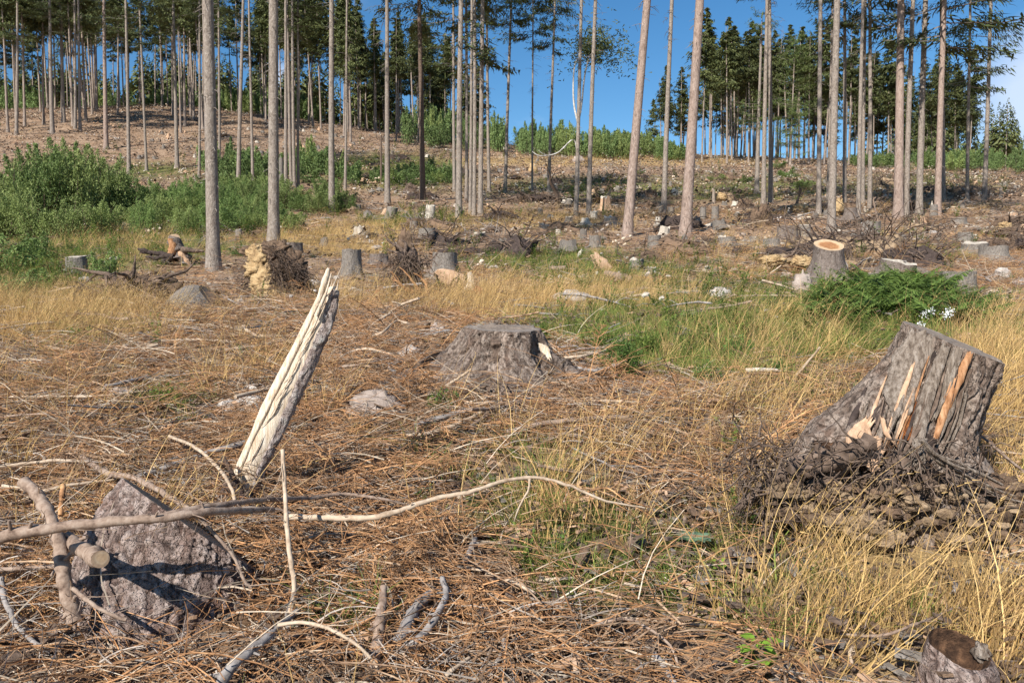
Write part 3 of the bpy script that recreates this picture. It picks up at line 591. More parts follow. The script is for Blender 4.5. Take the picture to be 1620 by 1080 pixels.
# ---- the big torn stump at the right
def big_right_stump():
    Y = 4.05
    secs = [(1438, 513, 1577, 566, Y, .235, .05), (1422, 545, 1569, 598, Y, .245, .03), (1384, 590, 1549, 648, Y-.01, .27, 0), (1338, 632, 1540, 690, Y-.03, .31, 0), (1288, 668, 1540, 725, Y-.06, .35, 0),
            (1256, 706, 1552, 766, Y-.08, .40, 0), (1235, 750, 1590, 812, Y-.08, .46, 0), (1215, 810, 1640, 870, Y-.06, .50, 0), (1200, 880, 1690, 940, Y, .52, 0)]
    S = ringset(secs, rows=13)
    def shape(t, th):                # a hollow on the near side and two root ridges
        dth = np.angle(np.exp(1j*(th-np.radians(-82)))); h = np.exp(-(dth/.33)**2)*np.clip((t-.12)*2.2, 0, 1)*np.clip((.66-t)*5, 0, 1)
        d2 = np.angle(np.exp(1j*(th-np.radians(-128)))); h2 = np.exp(-(d2/.28)**2)*np.clip((t-.38)*4, 0, 1)
        return 1-.30*h-.22*h2
    S = S; o, bv, G = make_stump('tree_stump', 'tall weathered stump with torn splintered side and exposed root mass, biggest at right', S, 'stump_bark', 'cut_grey', n=260,
                          base=at(1430, 850, Y), ridge=(4, .03, .6), rough=(.03, 13), seed=3, plate=(.012, 42), furrow=(.035, 9), shape=shape, capkw=dict(bumpy=.016, dip=.008, rings=14))
    def dr(pts, off=.012): return [drape(bv, u, v, off, Y-.25) for u, v in pts]
    px = Y/F
    mb = MB(); strip(mb, dr([(1462, 530), (1440, 575), (1424, 620), (1420, 655)]), [.13, .17, .15, .06], .02, .25, 7, across=13, curve=.25); mb.build('wood_slab', M['wood_grey'], o)
    mb = MB(); strip(mb, dr([(1496, 549), (1482, 585), (1466, 630), (1456, 672), (1450, 705)], .03), [.04, .055, .06, .06, .055], .014, .12, 5); mb.build('wood_slab', M['wood_grey'], o)
    mb = MB(); strip(mb, dr([(1533, 562), (1516, 600), (1497, 640), (1482, 690)], .022), [.03, .045, .045, .025], .012, .3, 5); mb.build('wood_slab', M['wood_orange'], o)
    mb = MB(); strip(mb, dr([(1514, 556), (1503, 590), (1490, 625), (1478, 660)], .012), [.05, .055, .04, .02], .012, .3, 5); mb.build('wood_slab', M['wood_grey'], o)
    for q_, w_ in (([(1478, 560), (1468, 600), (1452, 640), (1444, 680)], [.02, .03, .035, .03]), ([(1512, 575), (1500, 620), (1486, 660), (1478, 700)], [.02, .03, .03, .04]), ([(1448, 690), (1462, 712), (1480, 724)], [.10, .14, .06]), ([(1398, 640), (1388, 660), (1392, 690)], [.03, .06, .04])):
        mb = MB(); strip(mb, dr(q_, .004), w_, .004, .6, 5, curve=.05); mb.build('dark_wood', M['root_dark'], o)  # dark strips along the slabs, deep shade of the gaps put into colour
    mb = MB(); strip(mb, dr([(1442, 640), (1434, 665), (1438, 690)], .004), [.07, .10, .05], .008, .5, 5, across=11); tag(mb.build('rotten_core', M['rot'], o), 'rust orange rotten heartwood')
    mb = MB(); strip(mb, dr([(1372, 665), (1362, 690), (1374, 715), (1385, 742)], .05), [.03, .12, .16, .03], .012, .35, 6, across=11, curve=.5); tag(mb.build('bark_flap', M['wood_tan'], o), 'tan peeled flap of wood')
    mb = MB(); strip(mb, dr([(1330, 722), (1352, 700), (1378, 668)], .04), [.012, .03, .025], .01, .3, 5); strip(mb, dr([(1396, 664), (1402, 685), (1414, 700)], .05), [.02, .022, .006], .008, .3, 4); mb.build('splinter', M['wood_tan'], o)
    for i in range(34):
        u0 = (1436+rng.random()*104) if i < 24 else 1345+rng.random()*95; v0 = 548+rng.random()*75+(0 if i < 24 else 45); v1 = min(720, v0+50+rng.random()*110); q_ = [(u0, v0), (u0-(v1-v0)*.17+rng.normal(0, 3), (v0+v1)/2), (u0-(v1-v0)*.36, v1)]
        mb = MB(); w_ = .010+.03*rng.random()**1.5; strip(mb, dr(q_, .012+.02*rng.random()), [w_*.4, w_, w_*.25], .006, .5, 5, across=5, curve=.3); mb.build('splinter', M[('wood_grey', 'wood_grey', 'root', 'wood_orange', 'wood_tan', 'root_dark')[rng.integers(6)]], o)
    mb = MB(); a0 = drape(bv, 1452, 700, .05)
    for i in range(34):
        du = rng.normal(0, 16); dv = 22+rng.random()*32; e = drape(bv, 1450+du, 700+dv, .08+.05*rng.random()); m_ = (a0+e)/2+Vector((rng.normal(0, .008), -.02, 0))
        tube(mb, smoothline([a0+Vector((rng.normal(0, .014), rng.normal(0, .01), .02)), m_, e], 3), np.linspace(.0055, .0015, 7), 4)
    mb.build('frayed_fibre', M['wood_grey'], o)
    for k_, (pp, r_) in enumerate([([(1458, 696), (1478, 716), (1512, 733), (1545, 748), (1585, 765)], .011), ([(1460, 700), (1482, 726), (1520, 745), (1562, 768), (1606, 786)], .012), ([(1462, 704), (1490, 736), (1530, 758), (1570, 780), (1622, 797)], .009), ([(1500, 744), (1530, 776), (1562, 792)], .006)]):
        mb = MB(); w3 = [at(*pp[i], Y-.66+.02*i+.02*k_) for i in range(len(pp))]
        for z_ in range(3): tube(mb, smoothline([p_+Vector((rng.normal(0, .005), rng.normal(0, .006), rng.normal(0, .006))) for p_ in w3], 4), r_*np.linspace(1, .35, 4*(len(pp)-1)+1)*(.6+.3*rng.random()), 5, jit=.3)
        mb.build('torn_strand', M['wood_grey'], o)
    mb = MB(); rootline(mb, [at(1560, 792, 3.85), at(1600, 803, 3.75), at(1660, 812, 3.6), at(1720, 830, 3.4)], .035, .05, 12, .12, 5); tag(mb.build('root', M['wood_orange'], o), 'orange stripped root running out of frame')
    mb = MB(); rootline(mb, [at(1530, 735, 3.95), at(1575, 775, 3.85), at(1640, 815, 3.8), at(1720, 860, 3.7)], .085, .07, 12, .2, 5); mb.build('root', M['stump_side'], o)
    for (pp, r0) in [([(1300, 715), (1255, 738), (1205, 772), (1165, 806)], .03), ([(1340, 735), (1290, 768), (1235, 806), (1200, 850)], .032), ([(1420, 760), (1385, 815), (1340, 860), (1320, 900)], .035), ([(1505, 770), (1530, 830), (1590, 880), (1640, 900)], .045), ([(1375, 700), (1340, 720), (1290, 740), (1250, 745)], .045), ([(1430, 720), (1400, 760), (1370, 800), (1350, 850)], .05), ([(1470, 740), (1480, 800), (1500, 850)], .06), ([(1520, 770), (1545, 830), (1560, 880)], .055), ([(1330, 700), (1315, 760), (1300, 800)], .04)]:
        mb = MB(); rootline(mb, [at(*q, 3.62-.02*i) for i, q in enumerate(pp)], r0, r0*.6, 10, .35, 5); mb.build('root', M['root'], o)
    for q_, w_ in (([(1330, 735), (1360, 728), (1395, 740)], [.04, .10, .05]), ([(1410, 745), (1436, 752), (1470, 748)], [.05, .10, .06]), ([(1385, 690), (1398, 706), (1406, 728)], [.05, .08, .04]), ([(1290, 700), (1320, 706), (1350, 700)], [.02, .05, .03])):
        mb = MB(); strip(mb, dr(q_, .02), w_, .004, .7, 5, curve=.02); mb.build('hollow', M['rot_dark'], o)  # draped dark sheets, shade inside the root cavities put into their colour
    # earth and stones held in the roots
    mb = MB(); mc = MB(); md = MB()
    def gy(u, v): return P(u, v).y
    for i in range(60):
        u = 1240+rng.random()*350; v = 762+rng.random()*95*(.55+.45*(u-1240)/350); y = 3.80+.22*rng.random()-.25*(v-700)/160
        s = .05+.05*rng.random(); lump(mb, at(u, v, y), (s*1.5, s, s*.9), i, .75, 2.6, 26, 18, fine=.5)
    for i in range(330):
        u = 1215+rng.random()*390; v = 758+rng.random()*115*(.5+.5*(u-1215)/390); y = 3.62+.2*rng.random()-.25*(v-700)/160
        s = .012+.028*rng.random()**2; lump(mb if rng.random() < .62 else mc, at(u, v, y), (s*1.3, s, s*.8), i, .7, 2.2, 9, 6, fine=.3)
    for (u, v, s) in [(1240, 775, .05), (1264, 782, .035), (1440, 800, .045), (1365, 832, .07), (1400, 850, .055), (1330, 826, .045), (1500, 850, .04)]:
        lump(mc, at(u, v, 3.52 if v < 815 else 3.42), (s*1.5, s, s*.6), int(u), .8, 2.2, 30, 20, flat=3.0, fine=.35)
    for i in range(14):
        lump(md, at(1240+rng.random()*320, 740+rng.random()*120, 3.42+.1*rng.random()), (.006+.008*rng.random(),)*3, i, .4, 2, 8, 6)
    tag(mb.build('root_earth', M['soil'], o, smooth=False), kind='stuff'); tag(mc.build('clay_clod', M['clay2'], o, smooth=False), kind='stuff'); tag(md.build('pebble', M['clay2'], o, smooth=False), kind='stuff')
    mb = MB()
    for i in range(420):
        u = 1170+rng.random()*400; v = 690+rng.random()*150; p0 = at(u, v, 3.42+.25*rng.random()); wander(mb, p0, rng.normal(0, 1, 3)+np.array([-.4, -.5, -.3]), .08+.22*rng.random(), .0035+.003*rng.random(), .001, 6, .6, .12, 3, .12)
    for i in range(60):
        p0 = at(1210+rng.normal(0, 30), 740+rng.normal(0, 25), 3.7+rng.normal(0, .08)); wander(mb, p0, rng.normal(0, 1, 3)+np.array([-.6, -.2, .1]), .2+.25*rng.random(), .004, .001, 7, .55, .12, 3, .2)
    tag(mb.build('fine_root', M['root'], o), kind='stuff')
    KEEP.append((o.location.x-.05, 3.9, .62)); KEEP.append((at(1400, 800, 3.4).x, 3.42, .36)); KEEP.append((at(1510, 800, 3.4).x, 3.4, .34))
big_right_stump()

# ---- the stump half buried in slash at the left front
def left_front_stump():
    secs = [(193, 755, 408, 902, 3.22, .22, 'away'), (172, 782, 416, 938, 3.20, .23, 'away'), (146, 815, 414, 985, 3.16, .24, 'away'), (124, 860, 396, 1030, 3.10, .25, 'away'), (98, 930, 388, 1090, 3.02, .26, 'away'), (80, 1010, 370, 1160, 2.95, .26, 'away')]
    S = ringset(secs, rows=22)
    o, bv, G = make_stump('tree_stump', 'reddish grey flaky barked stump half buried in slash under long branches, front left', S, 'stump_bark2', 'cut_tan', n=320,
                          base=P(250, 985), ridge=(3, .012, 1), rough=(.012, 10), seed=8, plate=(.019, 34), furrow=(.008, 14), fibre=1.2, capkw=dict(bumpy=.01, dip=.0, rings=8))
    KEEP.append((at(300, 900, 3.0).x, 3.0, .46)); KEEP.append((at(375, 950, 2.9).x, 2.95, .2))
left_front_stump()

# ---- broad stump in the centre
def centre_stump():
    Y = 6.45
    secs = [(738, 517, 858, 520, Y, .33, .012), (730, 528, 862, 531, Y, .34, .0), (718, 548, 868, 550, Y, .36, 0), (697, 568, 882, 568, Y-.02, .40, 0), (676, 588, 900, 588, Y-.04, .46, 0), (655, 606, 916, 606, Y-.04, .52, 0), (630, 630, 935, 628, Y, .56, 0)]
    S = ringset(secs, rows=14)
    o, bv, G = make_stump('tree_stump', 'wide grey flat-topped stump with lichen and spreading root flares, centre of clearing', S, 'stump_bark', 'cut_grey', n=240,
                          base=at(790, 605, Y), ridge=(6, .075, 2.2), rough=(.05, 7), seed=5, plate=(.014, 34), furrow=(.035, 7), capkw=dict(bumpy=.03, dip=-.005, rings=10))
    mb = MB(); strip(mb, [drape(bv, *q, .006) for q in [(789, 522), (784, 538), (786, 552), (784, 572)]], [.10, .07, .085, .03], .004, .6, 5, curve=.02); tag(mb.build('bark_gap', M['root'], o), 'brown gap in the bark below the rim')
    mb = MB(); strip(mb, [drape(bv, *q, .01) for q in [(852, 548), (862, 554), (869, 566)]], [.05, .08, .03], .01, .5, 4, curve=.3); tag(mb.build('wood_knob', M['wood_pale'], o), 'pale broken wood on the right shoulder')
    for pp, r0 in [([(690, 585), (660, 598), (630, 614), (590, 628)], .14), ([(880, 580), (905, 596), (930, 612)], .12), ([(770, 585), (762, 606), (750, 622)], .10), ([(840, 585), (850, 606), (862, 620)], .10)]:
        mb = MB(); rootline(mb, [(lambda g_: at(u, v, min(Y-.1*i, g_.y+.02)))(P(u, v)) for i, (u, v) in enumerate(pp)], r0, r0*.45, 12, .2, 5); mb.build('root', M['stump_side'], o)
    KEEP.append((o.location.x, Y-.15, .72))
centre_stump()

# ---- the leaning split trunk
def split_snag():
    Y = 3.95
    secs = [(519, 453, 535, 460, Y, .02, 0), (502, 470, 532, 486, Y, .025, 0), (484, 505, 520, 527, Y, .03, 0), (462, 548, 500, 570, Y, .033, 0), (438, 593, 478, 618, Y, .035, 0), (415, 640, 456, 664, Y, .035, 0), (394, 690, 434, 709, Y, .035, 0), (376, 729, 414, 748, Y, .035, 0), (362, 770, 400, 788, Y, .035, 0)]
    S = ringset(secs, rows=8); n = 72; G = loft(S, n, ridge=(3, .02, 0), rough=(.006, 22), seed=2, fibre=.2)
    o = thing('snag', 'leaning split trunk piece of pale bare wood with flaky bark along its right side', 'broken trunk', P(392, 785))
    mb = MB(); grid_add(mb, G); g, c = cap_mesh(G[0], bumpy=.03, dip=-.01, rings=4, sc=40); grid_add(mb, g[:, ::-1]); mb.build('split_wood', M['wood_pale'], o)
    th = np.arange(n)*2*np.pi/n; k = len(S); t = np.linspace(0, 1, k)
    c = S[:, :3]; a = S[:, 3:6]; b = S[:, 6:9]
    lo = np.radians(np.interp(t, [0, .12, .5, .8, 1], [-92, -84, -62, -50, -42])); m = 44; rows = []
    for i in range(k):
        j = lo[i]+.12*(rng.random()-.5); ang = np.linspace(j, np.radians(115), m); rr = 1.10+.05*rng.random()
        pts = c[i]+rr*(a[i]*np.cos(ang)[:, None]+b[i]*np.sin(ang)[:, None]); inn = c[i]+.97*(a[i]*np.cos(ang)[:, None]+b[i]*np.sin(ang)[:, None])
        rows.append(np.concatenate([pts, inn[::-1]]))
    Gb = np.array(rows); p = Gb.reshape(-1, 3); cc = np.repeat(c, Gb.shape[1], 0); nr = p-cc; nr /= np.linalg.norm(nr, axis=1)[:, None]
    hv, bd_ = cells3(p*np.array([48, 48, 30])+fbm3(p*20, 4, 2)[:, None]*1.2, 5); PLT = np.stack([hv, bd_], 1); d = (fbm3(p*30, 3, 4)-.5)*.014+.010*(hv-.4)*np.clip(bd_*6, 0, 1); p = p+nr*d[:, None]; Gb = p.reshape(Gb.shape)
    mb = MB(); grid_add(mb, Gb); kk = Gb.shape[1]
    ob_ = mb.build('bark', M['snag_bark'], o); globals()['PLATE'] = PLT; setplate(ob_)
    mb = MB(); pr = smoothline([at(471, 545, Y-.015), at(490, 505, Y-.015), at(505, 472, Y-.015), at(513, 448, Y-.015), at(520, 424, Y-.015)], 5); tube(mb, pr, np.interp(np.linspace(0, 1, len(pr)), [0, .4, .8, 1], [.008, .017, .016, .008]), 8, jit=.4)
    pr = smoothline([at(500, 500, Y-.06), at(516, 462, Y-.05), at(524, 432, Y-.04)], 5); tube(mb, pr, np.linspace(.012, .002, len(pr)), 5, jit=.3); mb.build('splinter', M['wood_pale'], o)
    mb = MB(); pr = smoothline([at(372, 765, Y-.03), at(397, 700, Y-.03), at(430, 632, Y-.032), at(465, 560, Y-.03), at(489, 510, Y-.025), at(509, 466, Y-.02)], 5); tube(mb, pr, np.interp(np.linspace(0, 1, len(pr)), [0, .5, 1], [.009, .011, .008]), 7, jit=.35); mb.build('wood_ridge', M['wood_pale'], o)
    for i in range(16):
        f_ = rng.random(); u0, v0 = 366+f_*140, 770-f_*300; mb = MB(); L_ = 25+50*rng.random(); pr = smoothline([at(u0+14*rng.random(), v0, Y-.035-.01*rng.random()), at(u0+14+.42*L_*.5, v0-L_*.5, Y-.045), at(u0+12+.46*L_, v0-L_, Y-.04-.02*rng.random())], 4); tube(mb, pr, np.interp(np.linspace(0, 1, len(pr)), [0, .5, 1], [.001, .0035, .0008]), 4, jit=.4); mb.build('splinter', M['wood_pale'], o)
    for i in range(9):
        mb = MB(); e_ = at(516+rng.random()*20, 456+rng.random()*8, Y-.01); tube(mb, [e_, e_+Vector((.006+.01*rng.random(), 0, .02+.035*rng.random()))], [.005, .001], 4); mb.build('splinter', M['wood_pale'], o)
    mb = MB(); pr = smoothline([at(352, 722, Y-.1), at(365, 745, Y-.1), at(378, 772, Y-.1), at(384, 790, Y-.1)], 4); tube(mb, pr, np.linspace(.009, .022, len(pr)), 6, jit=.5)
    mb.build('bark_flap', M['snag_bark'], o)
    mb = MB(); pr = smoothline([at(372, 758, Y), at(362, 785, Y), at(350, 815, Y+.02)], 4); tube(mb, pr, np.array([.05]*len(pr)), 14, jit=.1); mb.build('trunk_foot', M['snag_bark'], o)
    KEEP.append((o.location.x, Y, .2))
split_snag()

# ---- generic sawn stumps
def stump(u, v, wp, hp, label, cut='cut_grey', bark='stump_grey', flare=.35, tilt=(0, 0), group=None, roots=3, seed=None, jag=.12, ct=None):
    b = P(u, v); s = b.y/F; r = wp*s*.5/(1+flare*.35); h = hp*s; sd_ = seed if seed is not None else int(u*7+v)
    n = 48 if wp > 24 else (28 if wp > 12 else 18); k = 14 if wp > 24 else 8
    t = np.linspace(0, 1, k)          # top -> base
    G = []; th = np.arange(n)*2*np.pi/n; ph = (sd_ % 17)
    for q in t:
        z = h*(1-q)-.12*q*r; f = 1+flare*q**2.6+flare*.35*q**3*np.sin((roots+2)*th+ph)
        rr = r*f*(1+.05*np.sin(2*th+ph)+.03*np.sin(5*th+ph*2)); tl = (1-q)
        x = rr*np.cos(th)+tilt[0]*h*tl; y = rr*np.sin(th)+tilt[1]*h*tl; zz = z+(tilt[0]*-.8*r*np.cos(th)-.8*tilt[1]*r*np.sin(th))*tl*1.0
        if ct is None and cut == 'wood_white': ct = (.06*math.sin(u), .13)
        if ct is not None: zz = zz+tl**2*r*(ct[0]*np.cos(th)+ct[1]*np.sin(th))
        if q == 0: zz = zz+jag*r*(vn2(np.cos(th)*2+ph, np.sin(th)*2, sd_)-.5)
        G.append(np.stack([b.x+x, b.y+y, b.z+zz], -1))
    G = np.array(G); p = G.reshape(-1, 3); d = (fbm3(p*np.array([6, 6, 2])/max(r*3, .2), sd_, 3)-.5)*.16*r
    c0 = np.repeat(G.mean(1), n, 0); nr = p-c0; nr /= np.linalg.norm(nr, axis=1)[:, None]+1e-9; G = (p+nr*d[:, None]).reshape(G.shape)
    o = thing('tree_stump', label, 'stump', b, group)
    mb = MB(); grid_add(mb, G); mb.build('bark', M[bark], o)
    Gc, c = cap_mesh(G[0], bumpy=.02*r/.2, dip=.01, rings=6, seed=sd_); mc = MB(); grid_add(mc, Gc[:, ::-1]); mc.build('cut_face', M[cut], o, at0=c)
    if wp >= 16:
        for i in range(roots):
            a = ph+i*6.283/roots+rng.normal(0, .3); L = r*(1.6+1.2*rng.random()); q0 = Vector((b.x+r*.9*math.cos(a), b.y+r*.9*math.sin(a), b.z+.22*r)); q2 = Vector((b.x+L*1.5*math.cos(a), b.y+L*1.5*math.sin(a), 0)); q2.z = float(ground(q2.x, q2.y))-.02
            q1 = (q0+q2)/2; q1.z = float(ground(q1.x, q1.y))+.06*r
            mb = MB(); rootline(mb, [q0, q1, q2], r*.3, r*.12, 7, .2, 3); mb.build('root', M[bark], o)
    if b.y < 30: KEEP.append((b.x, b.y, r*1.15))
    return o
# ------------------------------------------------------------------ trees
def crown_mesh(kind, i):
    """crown of height 1 (unit), radius in the same unit; needles in hanging fronds"""
    mb = MB(); 
    cfg = {'far': (100, 30, .165, .030), 'mid': (76, 84, .17, .0135), 'airy': (84, 64, .22, .015)}[kind]
    nb, nq, R0, qs = cfg
    hh = np.sort(rng.random(nb)**(.9 if kind == 'far' else 1.0)); gaps = rng.random(nb)
    bases = []; dirs = []; lens = []; wid = []
    for b in range(nb):
        h = hh[b]
        if kind != 'far' and vn2(np.array([h*7.]), np.array([i*3.3]), 4)[0] < .3: continue
        prof = (1-h)**.75*(.55+.45*min(1, h*6)) if kind == 'far' else (.35+.65*(1-h)**.7)*(.6+.4*min(1, h*5))
        L = R0*prof*(.6+.75*rng.random()); a = rng.random()*6.283; ca, sa = math.cos(a), math.sin(a)
        dr = (.30 if kind != 'airy' else .12)*(1.0-.5*h)+(-.35*h)
        q = np.linspace(.08, 1, nq) if kind == 'far' else np.sort(.12+.88*rng.random(nq)**.75)
        px = L*q; pz = h-dr*L*q**1.3+.16*L*q**3
        c0 = np.stack([px*ca, px*sa, pz], 1)
        if kind != 'far': tube(mb, [(0, 0, h), c0[nq//2], c0[-1]], [.0016, .001, .0004], 3, 1, cap=False)
        m = nq; off = rng.normal(0, 1, (m, 3))*(np.array([.10, .10, .045]) if kind != 'far' else np.array([.14, .14, .10]))*L
        bases.append(c0+off); sgn = rng.choice([-1, 1], m)
        d = np.stack([ca*.8-sa*sgn*.8, sa*.8+ca*sgn*.8, (-.35-.35*rng.random(m))*(1 if kind != 'far' else 2.2)], 1)+rng.normal(0, .25, (m, 3)); dirs.append(d)
        lens.append((.75+.6*rng.random(m))*qs*(.7+.6*prof)); wid.append((.5+.5*rng.random(m))*qs*(.30 if kind == 'far' else .20))
    B = np.concatenate(bases); D = np.concatenate(dirs); Ln = np.concatenate(lens); W = np.concatenate(wid)
    ribbons(mb, B, D, Ln, W*2, .3*np.ones(len(B)), 1 if kind == 'far' else 2, 0, face=np.stack([rng.normal(0, .5, len(B)), rng.normal(0, .5, len(B)), np.ones(len(B))], 1))
    # leader
    ribbons(mb, np.array([[0, 0, .94]]*6), rng.normal(0, .25, (6, 3))+[0, 0, 1], np.full(6, .06), np.full(6, .012), np.zeros(6), 1, 0)
    m = {'far': 'needle', 'mid': 'needle_mid', 'airy': 'larch'}[kind]
    return mb.mesh('crown_%s_%d' % (kind, i), [M[m], M['tw_dead']], smooth=False)
CROWN = {k: [crown_mesh(k, i) for i in range(n)] for k, n in (('far', 7), ('mid', 6), ('airy', 2))}
def deadbranch_mesh(i, n=34):      # unit height column of dead, drooping branches
    mb = MB()
    for b in range(n):
        h = rng.random()**.8; a = rng.random()*6.283; L = .09*(.3+.9*rng.random())*(.35+.65*h); ca, sa = math.cos(a), math.sin(a)
        q = np.array([0, .35, .7, 1.]); dr = .25+.9*rng.random()
        p = np.stack([L*q*ca, L*q*sa, h+L*(.25*q-dr*q**2)], 1); tube(mb, p, np.array([.0016, .0013, .0009, .0004]), 3, 0, cap=False)
        for s in range(2):
            k = p[1+s]; tube(mb, [k, k+np.array([rng.normal(0, .012), rng.normal(0, .012), -.012-.015*rng.random()])], [.0007, .0003], 3, 0, cap=False)
    return mb.mesh('dead_branches_%d' % i, M['tw_dead'])
DEAD = [deadbranch_mesh(i) for i in range(5)]
def trunk_mb(base, top, r0, H, n=8, k=12, bow=.0, flare=.4, close=False):
    mb = MB(); t = np.linspace(0, 1, k)**1.5; d = np.array(top)-np.array(base)
    p = np.array(base)[None]+d[None]*t[:, None]; ax = rng.normal(0, 1, 2); ax /= np.linalg.norm(ax)
    p[:, :2] += ax[None]*(bow*np.sin(t*np.pi)*H)[:, None]+(ax[::-1][None]*(bow*.4*np.sin(t*np.pi*3)*H)[:, None]); p[0, 2] -= .15
    h = t*H; rad = r0*(1-.72*t)*(1+flare*np.exp(-h/.32)+.12*np.exp(-h/1.5)); rad[-1] = r0*.06 if not close else rad[-1]
    tube(mb, p, rad, n, 0, cap=True, jit=.05); return mb, p
def part_at(o, name, me, off, scale, rz=0, link=True):
    c = bpy.data.objects.new(name, me); C.objects.link(c); c.parent = o; c.location = off; c.scale = scale if isinstance(scale, tuple) else (scale,)*3; c.rotation_euler = (rng.normal(0, .02), rng.normal(0, .02), rz); return c
def spruce(u, v, ut, w_, label, cb=None, ct=None, kind='mid', bark='bark', H=None, crad=None, group='tall spruce trunks left standing in the clearing', dead=True, bow=.002, name='spruce_tree', extra=None, dark=False):
    b = P(u, v); s = b.y/F; r0 = w_*s*.5*1.08
    T = at(ut, 0, b.y); lean = (T.x-b.x)/(T.z-b.z)
    H = H or (26+5*rng.random())
    zc = (at(u, cb, b.y).z-b.z) if cb is not None else None
    if ct is not None: H = at(u, ct, b.y).z-b.z
    vis = at(u, -30, b.y).z-b.z
    if zc is None: zc = max(.52*H, vis)
    if H < zc+5: H = zc+6+3*rng.random()
    o = thing(name, label, 'tree', b, group)
    near = b.y < 45; mb, p = trunk_mb(b, (b.x+lean*H, b.y+rng.normal(0, .01)*H, b.z+H), r0, H, 14 if near else 8, 26 if near else 14, bow)
    mb.build('trunk', M[bark], o)
    if near:
        mk = MB()
        for i in range(34):
            h = .6+rng.random()*min(vis+2, H*.6); a = -rng.random()*math.pi if rng.random() < .8 else rng.random()*6.28; q = np.array([np.interp(h, np.linspace(0, 1, len(p))**1.5*H, p[:, c]) for c in range(3)])
            rr = r0*(1-.72*h/H); d = np.array([math.cos(a), math.sin(a), -.35]); tube(mk, [q+d*rr*.9, q+d*(rr+.02+.06*rng.random()), q+d*(rr+.05+.16*rng.random())+np.array([0, 0, -.05])], [.012, .008, .004], 4, 0, cap=False)
        tag(mk.build('branch_stub', M['tw_dead'], o), kind='stuff')
    Hc = H-zc; off = Vector((lean*zc, 0, zc))
    cr = crad or (.95+.35*rng.random()); c = part_at(o, 'crown', CROWN[kind][rng.integers(len(CROWN[kind]))], off, (Hc*cr, Hc*cr, Hc), rng.random()*6.28)
    if dead:
        Hd = max(zc*.55, 3); part = part_at(o, 'dead_branch', DEAD[rng.integers(len(DEAD))], Vector((lean*(zc-Hd*.92), 0, zc-Hd*.92)), (min(Hd, 9)*1.7, min(Hd, 9)*1.7, Hd), rng.random()*6.28); part['kind'] = 'stuff'
    return o
